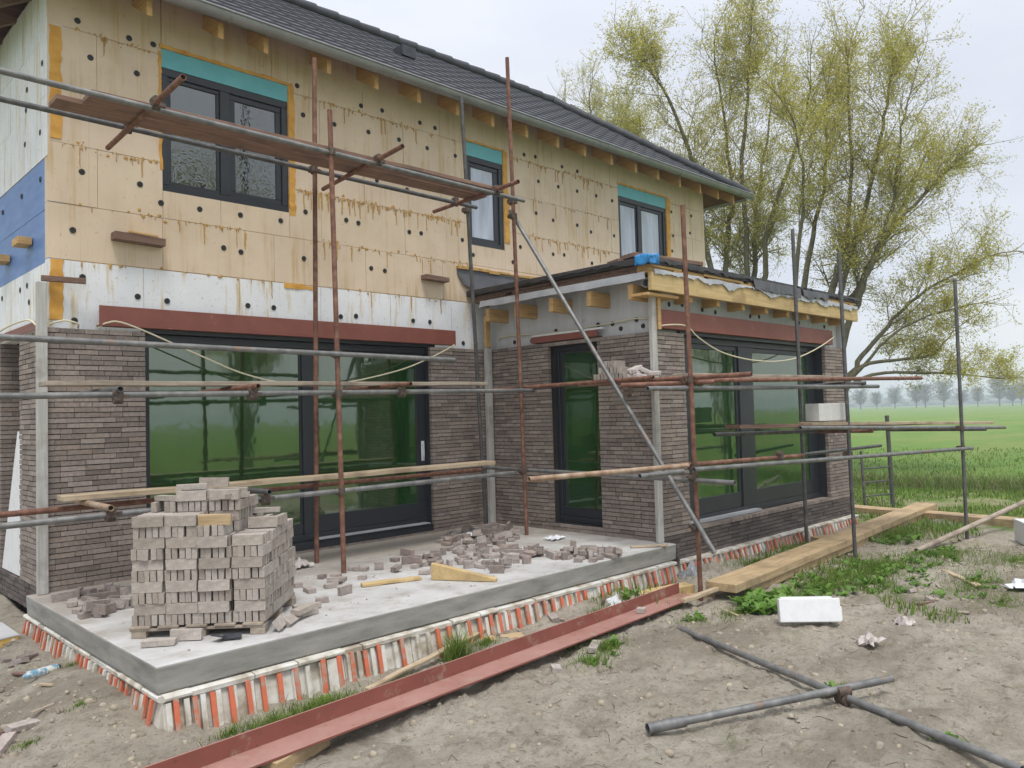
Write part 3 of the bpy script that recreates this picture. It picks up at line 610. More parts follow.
# ---- hip roof
XA, XB, YA, YB, ZE, TN = 1.52, 13.93, 7.52, 12.82, 5.56, .73
run = (YB-YA)/2; RI = ZE + run*TN
roofm = MB()
def slope(p, ax_u, ax_s, L, mb):
    """stepped tile courses on one face: p eave corner, u along the eave, s inwards"""
    nc = 13; sl = run/nc; th = .026
    prof = [(0,.004),(.02,.006),(.05,.001),(.15,0),(.25,.001),(.28,.004)]
    for k in range(nc):
        s0, s1 = k*sl, (k+1)*sl+.02
        us = []; u = 0
        while u < L:
            for a, h in prof: us.append((u+a, h))
            u += .30
        row = [(max(s0, min(L-s0, u)), h) for u, h in us if s0-.3 < u < L-s0+.3]
        vs = []
        for u, h in row:
            z0 = s0*TN + h + th; z1 = s1*TN + h - .004
            uu1 = max(min(s1, run), min(L-min(s1, run), u))
            for (uu, ss, zz) in ((u, s0, z0-th-.012), (u, s0, z0), (uu1, min(s1, run), z1)):
                q = p + ax_u*uu + ax_s*ss; vs.append((q.x, q.y, p.z + zz))
        fs = []
        for i in range(len(row)-1):
            o = i*3; fs += [(o, o+3, o+4, o+1), (o+1, o+4, o+5, o+2)]
        mb.add(vs, fs)
X, Y = Vector((1,0,0)), Vector((0,1,0))
slope(Vector((XA,YA,ZE)), X, Y, XB-XA, roofm); slope(Vector((XB,YB,ZE)), -X, -Y, XB-XA, roofm)
slope(Vector((XB,YA,ZE)), Y, -X, YB-YA, roofm); slope(Vector((XA,YB,ZE)), -Y, X, YB-YA, roofm)
ROOF = roofm.build('roof', M['tile'], H)
dk = MB(); q = .05                              # sheathing under the tiles
a, b, c, d = (XA+.03,YA+.03,ZE-q), (XB-.03,YA+.03,ZE-q), (XB-.03,YB-.03,ZE-q), (XA+.03,YB-.03,ZE-q); e1, e2 = (XA+run,YA+run,RI-q), (XB-run,YA+run,RI-q)
dk.add([a,b,c,d,e1,e2], [(0,4,5,1),(1,5,2),(2,5,4,3),(3,4,0)]); dk.build('sheathing', M['roof_under'], ROOF)
rc = MB()
for p, q in (((XA,YA,ZE),(XA+run,YA+run,RI)), ((XB,YA,ZE),(XB-run,YA+run,RI)), ((XB,YB,ZE),(XB-run,YA+run,RI)), ((XA,YB,ZE),(XA+run,YA+run,RI)), ((XA+run,YA+run,RI),(XB-run,YA+run,RI))):
    p = Vector(p); q = Vector(q); n = int((q-p).length/.36)
    for i in range(n):
        rc.tube([p.lerp(q, i/n)+Vector((0,0,.035)), p.lerp(q, (i+1.08)/n)+Vector((0,0,.045))], [.085,.098], 10)
rc.build('ridge_cap', M['tile'], ROOF)
# roof vent
rv = MB(); vx, vs_ = 6.9, 1.55; rv.box((vx-.12,YA+vs_-.1,ZE+vs_*TN-.02),(vx+.12,YA+vs_+.14,ZE+vs_*TN+.13)); rv.build('roof_vent', M['black_plastic'], ROOF)
# gutters: half round profile
def gutter(p, q, out):
    mb = MB(); p = Vector(p); q = Vector(q); out = Vector(out); n = 8; vs = []
    for c in (p, q):
        for i in range(n+1):
            t = math.pi*i/n; vs.append(c + out*(-.068*math.cos(t)) + Vector((0,0,-.085*math.sin(t))))
    fs = [(i, i+1, n+1+i+1, n+1+i) for i in range(n)]
    mb.add(vs, fs, True); mb.add([v_+Vector((0,0,.0)) for v_ in vs[:n+1]], [tuple(range(n+1))]); mb.add(vs[n+1:], [tuple(range(n+1))])
    mb.tube([p+out*.072, q+out*.072], .011, 6)
    L = (q-p).length; k = 1
    while k*2.0 < L:
        c = p.lerp(q, k*2.0/L); mb.tube([c+out*(-.069*math.cos(math.pi*i/n))+Vector((0,0,-.088*math.sin(math.pi*i/n))) for i in range(n+1)], .008, 5); k += 1
    return mb.build('gutter', M['gutter'], ROOF)
gutter((XA-.02,YA-.03,ZE+.0),(XB+.02,YA-.03,ZE+.0),(0,-1,0)); gutter((XA-.03,YA+.05,ZE),(XA-.03,YB,ZE),(-1,0,0)); gutter((XB+.03,YA+.05,ZE),(XB+.03,YB,ZE),(1,0,0))
for x in [2.12,2.77,3.47,3.96,4.72,5.36,5.99,6.62,7.24,7.89,8.54,9.15,9.80,10.43,11.05,11.70,12.35,12.95,13.5]:
    mb = MB(); y0 = YA+.09
    
    mb.add([(x-.026,y0,ZE-.22),(x+.026,y0,ZE-.22),(x+.026,y0,ZE-.05),(x-.026,y0,ZE-.05),(x-.026,8.3,ZE-.22+.42),(x+.026,8.3,ZE-.22+.42),(x+.026,8.3,ZE+.36),(x-.026,8.3,ZE+.36)],
           [(0,1,2,3),(0,4,5,1),(1,5,6,2),(3,7,4,0),(5,4,7,6)]); mb.build('rafter', M['timber_y'], ROOF)
for y in [7.9,8.5,9.1,9.7,10.3,10.9,11.5,12.1]:
    mb = MB(); x0 = XA+.09
    mb.add([(x0,y-.033,ZE-.22),(x0,y+.033,ZE-.22),(x0,y+.033,ZE-.05),(x0,y-.033,ZE-.05),(2.3,y-.033,ZE+.2),(2.3,y+.033,ZE+.2),(2.3,y+.033,ZE+.36),(2.3,y-.033,ZE+.36)],
           [(0,3,2,1),(0,1,5,4),(1,2,6,5),(0,4,7,3)]); mb.build('rafter', M['brown_wood'], ROOF)
# ---- flat roof of the extension
ER = MB(); ER.box((7.02,5.0,3.06),(12.62,7.99,3.135)); EROOF = ER.build('extension_roof', M['bitumen'], H)
s = MB(); s.box((7.06,4.99,2.765),(12.52,5.045,2.965)); bevel(s.build('fascia_board', M['fascia'], EROOF), .005)
s = MB()
rr = random.Random(21); x = 7.1
for lay_ in range(3):
    x = 7.08
    while x < 12.5:
        L = rr.uniform(.15,.75); s.box((x, 5.005+rr.uniform(0,.03), 2.968+lay_*.03), (min(x+L,12.55), 5.2, 2.995+lay_*.03)); x += L+rr.choice((0.004,.01,.12))
s.build('packing_timber', M['timber'], EROOF)
s = MB()
for lay_ in range(3):
    y = 5.2
    while y < 7.8:
        L = rr.uniform(.2,.8); s.box((7.06+rr.uniform(0,.03), y, 2.968+lay_*.03), (7.25, min(y+L,7.85), 2.995+lay_*.03)); y += L+rr.choice((.004,.01,.1))
s.build('packing_timber', M['brown_wood'], EROOF)
def sheet(name, mat, pts_top, drop, wav, seed, par, axis_out):
    """a loose strip of membrane hanging from an edge, wavy lower rim, a few mm thick"""
    rn = random.Random(seed); mb = MB(); vs = []; n = len(pts_top)
    for p in pts_top:
        p = Vector(p); dd = drop+wav*1.6*noise.noise(p*2.3+Vector((seed,0,0)))+wav*.9*noise.noise(p*11)+rn.uniform(-wav,wav)*.25; o = Vector(axis_out)
        k_ = rn.uniform(-.2,.5); vs += [p, p+o*(.006+.006*k_)+Vector((0,0,-dd*.5)), p+o*(.010+.012*k_)+Vector((rn.uniform(-.02,.02)*abs(o.y),rn.uniform(-.02,.02)*abs(o.x),-dd))]
    fs = []
    for i in range(n-1):
        for j in range(2): fs.append((i*3+j, i*3+j+1, i*3+3+j+1, i*3+3+j))
    mb.add(vs, fs, False); ob = mb.build(name, M[mat], par); sm = ob.modifiers.new('thick', 'SOLIDIFY'); sm.thickness = .004; return ob
sheet('roof_membrane', 'felt', [(7.10+.05*i, 4.985, 3.0+.018*noise.noise(Vector((i*.21,3,1)))) for i in range(109)], .07, .045, 3, EROOF, (0,-1,0))
sheet('roof_membrane', 'felt', [(7.015, 5.05+.14*i, 2.965) for i in range(20)], .085, .008, 4, EROOF, (-1,0,0))
sheet('roof_membrane', 'lead', [(9.25+.05*i, 4.975, 3.10) for i in range(27)], .12, .03, 5, EROOF, (0,-1,0))
sheet('roof_membrane', 'lead', [(10.62+.05*i, 4.972, 3.095) for i in range(17)], .10, .04, 6, EROOF, (0,-1,0))
sheet('roof_membrane', 'bitumen', [(7.0+.05*i, 4.995, 3.13) for i in range(113)], .05, .035, 15, EROOF, (0,-1,0))
sheet('roof_membrane', 'bitumen', [(7.012, 5.0+.06*i, 3.13) for i in range(49)], .05, .03, 16, EROOF, (-1,0,0))
for y in (5.28,5.88,6.48,7.08,7.62):
    mb = MB(); mb.box((7.05,y-.035,2.69),(7.6,y+.035,2.86)); bevel(mb.build('rafter', M['timber'], EROOF), .004, 1)
for x in (7.9,8.5,9.1,9.7,10.3,10.9,11.5,12.1):
    mb = MB(); mb.box((x-.035,5.05,2.70),(x+.035,5.5,2.96)); mb.build('rafter', M['timber_y'], EROOF)
s = MB(); s.box((7.03,5.03,2.715),(7.62,5.26,2.745)); s.build('soffit_board', M['timber'], EROOF)
s = MB(); s.pipe((7.1,5.10,2.86),(7.32,5.13,2.86),.055,14); s.build('rain_pipe', M['pipe'], EROOF)
s = MB(); s.add([(6.86,YM+.085,3.43),(8.6,YM+.085,3.40),(8.6,YM+.06,3.14),(7.15,YM+.03,3.13),(6.95,YM+.06,3.22),(6.86,YM+.08,3.36)], [(0,5,4,3,2,1)])
o = s.build('flashing', M['lead'], EROOF); sm = o.modifiers.new('thick','SOLIDIFY'); sm.thickness = .008
s = MB(); rr = random.Random(5); x = 6.85
while x < 8.5: s.box((x, YM+.06, 3.425+rr.uniform(-.01,.01)), (x+.2, YM+.095, 3.46+rr.uniform(-.01,.01))); x += .19
s.build('foam_seam', M['foam_drip'], H)
# ---- cables coming out of the wall
def cable(pts, label):
    mb = MB(); P = [Vector(p) for p in pts]; out = []
    for i in range(len(P)-1):
        p0, p1, p2, p3 = P[max(i-1,0)], P[i], P[i+1], P[min(i+2,len(P)-1)]
        for k in range(5):
            t = k/5; out.append(.5*((2*p1)+(p2-p0)*t+(2*p0-5*p1+4*p2-p3)*t*t+(3*p1-p0-3*p2+p3)*t**3))
    out.append(P[-1]); mb.tube(out, .0085, 8); tag(mb.build('electric_cable', M['cable'], None, pts[0]), label, 'cable', 'cream electric cables')
cable([(2.40,7.93,2.36),(2.45,7.86,2.41),(2.63,7.82,2.40),(3.3,7.81,2.13),(3.71,7.81,1.97),(4.16,7.82,1.87),(4.65,7.83,1.85),(5.04,7.83,1.88),(5.75,7.83,2.03),(6.22,7.83,2.19),(6.64,7.85,2.37),(6.69,7.95,2.40)], 'cream cable sagging across the top of the wide green window on the main wall')
cable([(7.40,5.22,2.37),(7.42,5.12,2.41),(7.85,5.10,2.43),(8.1,5.10,2.31),(8.53,5.10,2.17),(9.0,5.10,2.1),(9.51,5.10,2.07),(10.06,5.10,2.08),(10.65,5.10,2.15),(11.3,5.10,2.31),(11.87,5.11,2.50),(11.95,5.23,2.52)], 'cream cable sagging across the front window of the extension')
cable([(7.36,7.78,2.45),(7.37,7.68,2.51),(7.375,7.11,2.49),(7.375,6.59,2.48),(7.375,5.95,2.50),(7.375,5.5,2.52),(7.375,5.25,2.50)], 'cream cable running along the grey foam above the narrow extension door')
cable([(1.94,9.9,2.42),(1.92,9.5,2.45),(1.92,9.0,2.47),(1.93,8.4,2.46),(1.95,8.17,2.38)], 'cream cable loop over the brick recess at the far left of the house')
cable([(1.99,7.93,2.37),(2.02,7.87,2.39),(2.1,7.86,2.41),(2.2,7.87,2.39),(2.23,7.95,2.36)], 'short cream cable on top of the left brick corner pier')
# ---------------------------------------------------------------- foundation formwork
FW = thing('foundation_formwork', 'white foam foundation formwork with orange strips along the foot of the terrace and extension', 'formwork', (1.8, 4.95, GZ))
def form(p, q, out, ztop, zbot, lean, seed):
    p = Vector(p); q = Vector(q); o = Vector(out); d = (q-p).normalized(); L = (q-p).length; rn = random.Random(seed)
    def prism(mb, u0, u1, prof):
        a, b = p+d*u0, p+d*u1; n = len(prof); vs = [c+o*h+Vector((0,0,z)) for c in (a, b) for h, z in prof]
        mb.add(vs, [tuple(range(n)), tuple(range(2*n-1, n-1, -1))]+[(i, n+i, n+(i+1)%n, (i+1)%n) for i in range(n)])
    mb = MB(); u = 0
    while u < L:
        e_ = min(u+rn.uniform(.12,.5), L); k = rn.uniform(-.014,.010)
        # top ledge, recessed slotted face below it
        prism(mb, u, e_-.006, [(-.10,ztop),(.036+k,ztop-.006+k*.6),(.044+k,ztop-.014),(.042+k,ztop-.034+k),(.012,ztop-.05),(.012+lean,zbot),(-.10,zbot)]); u = e_
    u = .02
    while u < L-.05:                     # ribs between the strips, some broken off short
        q0 = p+d*(u+rn.uniform(-.012,.012)); wd_ = .04 if rn.random() > .12 else .12
        zb = zbot
        if rn.random() > .25: mb.bar(q0+o*.026+Vector((0,0,ztop-.048)), q0+o*(.026+lean)+Vector((0,0,zb)), wd_*.8, .035, o)
        u += .104
    mb.build('formwork_body', M['form_white'], FW)
    u = .072
    while u < L-.06:
        if rn.random() > .19:
            q0 = p+d*(u+rn.uniform(-.01,.01)); h = rn.uniform(0,.02)
            s = MB(); s.bar(q0+o*.040+Vector((0,0,ztop-.028-h)), q0+o*(.042+lean)+d*rn.uniform(-.008,.008)+Vector((0,0,zbot)), rn.uniform(.030,.038), .018, o); s.build('strip', M['form_orange'], FW)
        u += .104 if L < 4 or L > 5.3 and False else .112
form((1.83,4.94,0),(7.25,4.965,0),(0,-1,0),-.172,-.50,.06,1)
form((1.845,8.0,0),(1.845,4.93,0),(-1,0,0),-.172,-.50,.05,2)
form((7.42,5.12,0),(12.42,5.12,0),(0,-1,0),-.235,-.52,.06,3)
# ---------------------------------------------------------------- scaffolding
RT = .0242
SC = thing('tube_scaffold', 'tube scaffolding of rusty and galvanised poles clamped together around the house front and the extension', 'scaffolding', (4.11, 6.53, 0))
def st(name, p, q, mat): mb = MB(); mb.pipe(p, q, RT); return mb.build(name, M[mat], SC)
def coupler(p, d1=(0,0,1), d2=(1,0,0)):
    p = Vector(p); mb = MB(); d1 = Vector(d1).normalized(); d2 = Vector(d2).normalized()
    mb.tube([p-d1*.032, p+d1*.032], RT+.011, 10); k = d1.cross(d2)
    off = k.normalized()*(RT*2.0) if k.length > .1 else Vector((0,0,RT*2))
    c2 = p+off; mb.tube([c2-d2*.032, c2+d2*.032], RT+.011, 10)
    mb.bar(p+d2*.02+off*.5, p+d2*.085+off*.5, .022, .03); mb.bar(p+off-d1*.01, p+off-d1*.045, .018, .018, tuple(d2))
    mb.build('coupler', M['coupler'], SC)
FZ = .004
# standards
st('standard', (4.22,7.21,FZ),(4.32,7.25,5.27),'rust'); st('standard', (4.11,6.53,FZ),(4.06,6.55,4.44),'rust')
st('standard', (6.97,7.66,FZ),(6.48,7.38,5.48),'galv_dark'); st('standard', (6.81,6.76,FZ),(6.60,6.66,5.76),'rust')
st('standard', (6.90,4.42,-.46),(6.87,4.45,3.54),'rust'); st('standard', (10.1,4.82,-.46),(10.02,4.80,3.82),'galv_dark')
st('standard', (10.05,4.17,-.46),(10.0,4.19,3.40),'galv_dark'); st('standard', (12.17,3.5,-.46),(12.2,3.5,3.18),'galv_dark')
# main facade ledgers
st('ledger', (.2,6.50,4.02),(6.76,6.60,4.03),'galv'); st('ledger', (.2,7.28,4.10),(6.62,7.30,4.07),'galv_dark')
st('ledger', (.2,6.50,2.11),(5.52,6.50,2.06),'galv'); st('ledger', (.2,6.50,1.67),(6.86,6.62,1.74),'galv')
st('ledger', (.2,6.49,.765),(6.45,6.58,.78),'galv'); st('ledger', (.2,7.27,.775),(6.55,7.27,.785),'rust')
st('transom', (2.39,5.90,4.075),(2.45,7.80,4.045),'rust'); st('transom', (4.57,6.08,4.075),(4.68,7.72,4.045),'rust'); st('transom', (6.27,6.20,4.08),(6.27,7.72,4.045),'rust')
st('transom', (2.02,6.42,.83),(2.05,7.55,.83),'rust_tan'); st('transom', (3.30,6.40,.84),(3.35,7.5,.83),'galv_dark')
st('transom', (3.22,6.42,1.76),(3.2,7.6,1.75),'rust'); st('transom', (4.85,6.40,1.79),(4.83,7.6,1.78),'rust'); st('transom', (2.1,6.44,1.73),(2.1,7.7,1.73),'galv_dark')
# extension, left side
st('ledger', (6.85,7.55,.79),(6.86,3.97,.74),'galv'); st('ledger', (6.83,7.6,1.77),(6.84,4.86,1.80),'rust'); st('ledger', (6.88,5.3,1.78),(6.95,3.80,1.78),'rust')
st('brace', (6.74,6.82,3.95),(6.83,4.20,.05),'galv')
# extension, front
st('ledger', (4.80,4.72,.90),(6.83,4.47,.895),'rust_tan'); st('ledger', (6.70,4.50,.90),(8.90,4.25,.885),'rust')
st('ledger', (6.09,4.52,.84),(6.72,4.455,.845),'galv'); st('ledger', (6.78,4.37,.86),(12.4,3.44,.81),'galv')
st('ledger', (6.84,4.48,1.75),(11.15,3.66,1.79),'rust'); st('ledger', (6.30,4.55,1.67),(10.45,3.95,1.69),'galv')
st('ledger', (8.65,4.15,1.215),(13.7,3.35,1.06),'galv'); st('ledger', (8.1,4.93,1.16),(12.6,4.1,1.10),'galv_dark'); st('ledger', (9.9,5.0,.80),(12.3,4.65,.84),'galv_dark')
st('transom', (9.98,5.05,1.72),(10.06,3.95,1.73),'galv_dark'); st('transom', (9.95,5.02,1.13),(10.1,3.9,1.13),'rust'); st('transom', (12.15,4.5,1.08),(12.2,3.2,1.08),'galv_dark'); st('transom', (6.6,5.1,1.73),(7.1,4.3,1.73),'rust')
for p, a, b in (((4.085,6.53,2.08),(0,0,1),(1,0,0)), ((4.09,6.53,1.70),(0,0,1),(1,0,0)), ((4.10,6.53,.77),(0,0,1),(1,0,0)), ((4.07,6.54,4.03),(0,0,1),(1,0,0)), ((4.29,7.24,4.08),(0,0,1),(1,0,0)),
                ((6.67,6.69,4.03),(0,0,1),(1,0,0)), ((6.69,6.70,3.85),(0,0,1),(0,1,0)), ((6.60,7.45,4.07),(0,0,1),(1,0,0)), ((6.75,6.73,1.76),(0,0,1),(1,0,0)), ((6.79,6.75,.78),(0,0,1),(0,1,0)),
                ((2.41,6.52,4.09),(0,1,0),(1,0,0)), ((2.45,7.28,4.12),(0,1,0),(1,0,0)), ((4.61,6.55,4.09),(0,1,0),(1,0,0)), ((6.28,6.58,4.09),(0,1,0),(1,0,0)), ((6.27,7.30,4.11),(0,1,0),(1,0,0)),
                ((2.04,6.50,.80),(0,1,0),(1,0,0)), ((3.31,6.5,.80),(0,1,0),(1,0,0)), ((3.22,6.53,1.72),(0,1,0),(1,0,0)), ((4.85,6.56,1.74),(0,1,0),(1,0,0)), ((2.1,6.5,1.70),(0,1,0),(1,0,0)),
                ((6.89,4.42,.88),(0,0,1),(1,0,0)), ((6.89,4.43,.77),(0,0,1),(0,1,0)), ((6.88,4.44,1.76),(0,0,1),(1,0,0)), ((6.89,4.42,.28),(0,0,1),(0,1,0)),
                ((10.03,4.18,1.71),(0,0,1),(1,0,0)), ((10.04,4.18,1.17),(0,0,1),(1,0,0)), ((10.05,4.18,.84),(0,0,1),(1,0,0)), ((10.08,4.82,1.15),(0,0,1),(0,1,0)), ((12.18,3.5,.82),(0,0,1),(1,0,0)), ((12.18,3.5,1.1),(0,0,1),(1,0,0)),
                ((6.77,5.15,1.69),(0,1,0),(1,0,0)), ((8.4,4.28,.88),(1,0,0),(0,1,0))): coupler(p, a, b)
s = MB(); s.bar((12.02,3.42,-.452),(12.42,3.62,-.447),.2,.03); bevel(s.build('base_plate', M['plank_grey'], SC), .004)
# boards lying on the scaffold
def board(name, p, q, w_, h, mat, label, cat='plank', grp='scaffold boards'):
    c = (Vector(p)+Vector(q))/2; L = (Vector(q)-Vector(p)).length; d = (Vector(q)-Vector(p)).normalized()
    mb = MB(); rn = random.Random(int(L*1000)); n = 10; vs = []
    for i in range(n+1):
        x = -L/2+L*i/n; sg = rn.uniform(-.004,.004); 
        for a, b in ((-1,-1),(1,-1),(1,1),(-1,1)): vs.append((x, a*w_/2, b*h/2+sg))
    fs = [(0,3,2,1), (n*4,n*4+1,n*4+2,n*4+3)]
    for i in range(n):
        for k in range(4): k2 = (k+1)%4; fs.append((i*4+k, i*4+k2, i*4+4+k2, i*4+4+k))
    mb.add(vs, fs); me = bpy.data.meshes.new(name); me.from_pydata(mb.v, [], mb.f); me.materials.append(M[mat]); o = bpy.data.objects.new(name, me); COL.objects.link(o)
    o.location = c; o.rotation_euler = d.to_track_quat('X', 'Z').to_euler(); tag(o, label, cat, grp); return bevel(o, .006)
board('scaffold_board', (1.80,7.06,4.095),(6.42,7.0,4.10),.24,.045,'plank','long reddish plank high on the scaffold, its left end sticking out furthest left')
board('scaffold_board', (1.98,6.80,4.10),(6.40,6.73,4.105),.24,.045,'plank','long reddish plank high on the scaffold, on the outer side behind the galvanised tube')
board('scaffold_board', (1.7,6.98,1.795),(6.35,7.0,1.83),.22,.04,'plank_grey','grey plank seen edge on across the middle of the wide green window')
board('scaffold_board', (1.86,7.12,.875),(6.5,7.05,.88),.22,.045,'plank_tan','pale tan plank on the lowest tubes in front of the wide green window')
board('scaffold_board', (6.95,4.62,1.81),(10.1,4.30,1.815),.2,.04,'plank_grey','grey plank at mid height across the front window of the extension')
board('scaffold_board', (8.15,4.72,1.245),(12.5,4.02,1.165),.22,.045,'galv_dark' if False else 'brown_wood','dark plank carrying the pale block at the right end of the extension')
board('scaffold_board', (9.3,4.40,1.245),(13.75,3.60,1.135),.2,.04,'plank_tan','pale plank sticking out furthest right over the grass')
# block on the scaffold
s = MB(); s.tbox(Matrix.Translation((9.92,4.40,1.378)) @ Matrix.Rotation(R(-9),4,'Z'), .62, .2, .22)
o = bevel(s.build('building_block', M['block'], None, (9.92,4.40,1.27)), .008); tag(o, 'pale aerated concrete block lying on the dark scaffold plank by the right brick pier', 'block')
# end frame of the scaffold behind the extension
EF_ = thing('scaffold_end_frame', 'dark ladder shaped scaffold end frame standing in the grass right of the house', 'scaffold frame', (15.0,5.6,GZ))
mb = MB(); mb.pipe((15.35,5.63,-.5),(15.25,5.63,1.25),.038); mb.build('post', M['galv_dark'], EF_)
mb = MB(); mb.pipe((14.62,5.85,-.5),(14.6,5.87,.62),.024); mb.build('post', M['galv_dark'], EF_)
for z in (-.2,.05,.30):
    mb = MB(); mb.tube([(14.62,5.85,z),(15.33,5.63,z)], .014, 8); mb.build('rung', M['galv_dark'], EF_)
# small brick pile and white bag on the mid boards beside the extension door
bme = MB(); bme.box((-.115,-.0385,-.0225),(.115,.0385,.0225))
def brickmesh(name, sx, sy, sz, seed, mat):
    mb = MB(); rn = random.Random(seed); j = lambda: rn.uniform(-.003,.003)
    vs = [(x*sx/2+j(), y*sy/2+j(), z*sz/2+j()) for z in (-1,1) for x, y in ((-1,-1),(1,-1),(1,1),(-1,1))]
    me = bpy.data.meshes.new(name); me.from_pydata(vs, [], [(0,3,2,1),(4,5,6,7),(0,1,5,4),(1,2,6,5),(2,3,7,6),(3,0,4,7)]); me.materials.append(mat); return me
BL, BW_, BH = .207, .0710, .0355
BR = [brickmesh('brick', BL, BW_, BH, i, M['brick_new']) for i in range(5)]
def place(me, name, loc, rot, label, cat, grp):
    o = bpy.data.objects.new(name, me); COL.objects.link(o); o.location = loc; o.rotation_euler = rot; tag(o, label, cat, grp); return o
board('scaffold_board', (7.02,5.95,1.775),(7.03,4.75,1.785),.24,.04,'plank','reddish plank carrying the small brick stack beside the corner post of the extension')
rn = random.Random(3); base = 1.808
for k in range(3):
    for i in range(9-3*k):
        y = 5.72-.052*(i+1.5*k)
        place(rn.choice(BR), 'brick', (7.03, y, base+BW_/2+k*(BW_+.001)), (R(90), 0, rn.uniform(-.03,.03)), 'grey brown brick stacked on edge on the scaffold plank near the narrow extension door', 'brick', 'bricks stacked on the scaffold')
s = MB()
rn = random.Random(8)
for i in range(7):
    t = Matrix.Translation((7.03+rn.uniform(-.05,.05), 5.12+rn.uniform(-.14,.14), 1.83+.028*(i%4))) @ Matrix.Rotation(rn.uniform(0,3),4,'Z') @ Matrix.Rotation(rn.uniform(-.5,.5),4,'X')
    s.tbox(t, rn.uniform(.12,.22), rn.uniform(.08,.14), .05)
s = bevel(s.build('mortar_lumps', M['paper'], None, (7.03,5.12,1.80)), .012); tag(s, 'pale heap of mortar lumps on the plank next to the small brick stack', 'rubble')
# ---------------------------------------------------------------- pallet of bricks
PO = Vector((1.92,5.72,0)); e1 = Vector((.74,-.6726,0)); e2 = Vector((.6726,.74,0)); U = .2255; ang = math.atan2(e1.y, e1.x)
PL = thing('pallet', 'low wooden pallet under the tall stack of bricks on the terrace', 'pallet', PO)
def pb(name, u0, u1, v0, v1, z0, z1):
    mb = MB(); vs = []
    for z in (z0, z1):
        for u, v_ in ((u0,v0),(u1,v0),(u1,v1),(u0,v1)): q = PO+e1*u+e2*v_; vs.append((q.x,q.y,z))
    mb.add(vs, [(0,3,2,1),(4,5,6,7),(0,1,5,4),(1,2,6,5),(2,3,7,6),(3,0,4,7)]); bevel(mb.build(name, M['plank_grey'], PL), .003, 1)
for k in range(5): pb('deck_board', -.01+k*.19, .13+k*.19, -.01, .92, .064, .082)
for v0 in (.0,.4,.80):
    pb('bearer', -.01, .90, v0, v0+.1, .046, .0635)
    for u0 in (.0,.4,.80): pb('pallet_block', u0, u0+.1, v0, v0+.1, .001, .0455)
HT = [[10,11,10,9],[10,12,11,10],[9,12,11,9],[8,8,9,8]]
inner = MB(); rn = random.Random(12); cnt = 0
for i in range(4):
    for j in range(4):
        for k in range(HT[i][j]):
            head = (k+(0 if (i+j) % 2 == 0 or True else 1)) % 2 == 0
            cu, cv = i*U+U/2+rn.uniform(-.006,.006)+.006*math.sin(k*.9+i*2), j*U+U/2+rn.uniform(-.008,.008)
            for b in range(5):
                t = (b-2)*.0445+rn.uniform(-.0045,.0045); du, dv = (t, rn.uniform(-.006,.006)) if head else (rn.uniform(-.006,.006), t)
                q = PO+e1*(cu+du)+e2*(cv+dv); z = .0825+k*.0742+BW_/2
                rz = ang+(math.pi/2 if head else 0)+rn.uniform(-.03,.03)
                vis = (j == 0 and (head or b == 0)) or (i == 3 and (not head or b == 4)) or k >= HT[i][j]-1
                if k == HT[i][j]-1 and rn.random() < .30: continue
                if vis and cnt < 286:
                    cnt += 1
                    place(rn.choice(BR), 'brick', (q.x,q.y,z), (R(90),0,rz), 'grey brown brick standing on edge in the big stack on the pallet', 'brick', 'bricks stacked on the pallet')
                else:
                    inner.tbox(Matrix.Translation((q.x,q.y,z)) @ Matrix.Rotation(rz,4,'Z') @ Matrix.Rotation(R(90),4,'X'), BL, BW_, BH)
tag(inner.build('stacked_bricks', M['brick_newi'], None, PO), 'rows of bricks packed in the core and the back of the pallet stack', 'bricks', None, 'stuff')
q = PO+e1*(2.5*U)+e2*(.03); place(brickmesh('brick', BL+.01, BW_, BH, 30, M['beamwood']), 'wooden_block', (q.x,q.y,.0825+9*.0742+BW_/2), (R(90),0,ang), 'single tan brown block among the grey bricks at the top front of the pallet stack', 'block', None)
for (u, v_, k, rx, da) in ((.30,.33,12,0,.3),(.42,.45,12,90,.1),(.15,.30,11,0,-.4),(.62,.28,11.1,0,.9),(.75,.62,9.1,0,.2),(.80,.35,8.1,90,.15),(.55,.15,9.1,0,.05)):
    q = PO+e1*u+e2*v_; place(rn.choice(BR), 'brick', (q.x,q.y,.0825+k*.0742+(.037 if rx else .02)), (R(rx),0,ang+da), 'loose brick lying crooked on the stepped top of the pallet stack', 'brick', 'loose bricks on top of the stack')
LR = [brickmesh('broken_brick', L, BW_, BH, 40+i, M['brick_rub']) for i, L in enumerate((.085,.10,.13,.06))]; FULL = [brickmesh('brick', BL, BW_, BH, 60+i, M['brick_rub']) for i in range(2)]
# loose bricks at the pallet foot
for (x, y, z, rx, rz, lab) in ((1.99,5.40,.024,0,-.6,'flat brick lying at the front left foot of the pallet stack'),(2.16,5.38,.04,90,-.74,'brick on edge against the front foot of the pallet stack'),(2.73,5.16,.05,55,.85,'pale brick leaning at the front right corner of the pallet stack'),(2.84,5.22,.03,35,.7,'tilted brick behind the leaning one at the right corner of the pallet stack'),(3.02,5.34,.024,0,.2,'brick lying flat just right of the pallet stack'),(3.14,5.52,.024,0,-.25,'furthest right of the bricks lying at the foot of the pallet stack'),(2.98,5.30,.064,0,.5,'brick lying on top of another right of the pallet stack')):
    place(random.choice(BR), 'brick', (x,y,z), (R(rx),0,rz), lab, 'brick', 'loose bricks by the pallet')
s = MB(); s.tbox(Matrix.Translation((2.38,5.17,.022)) @ Matrix.Rotation(-.5,4,'Z') @ Matrix.Rotation(.08,4,'X'), .12, .085, .014); s.tbox(Matrix.Translation((2.31,5.19,.03)) @ Matrix.Rotation(.4,4,'Z') @ Matrix.Rotation(.35,4,'Y'), .11, .08, .012)
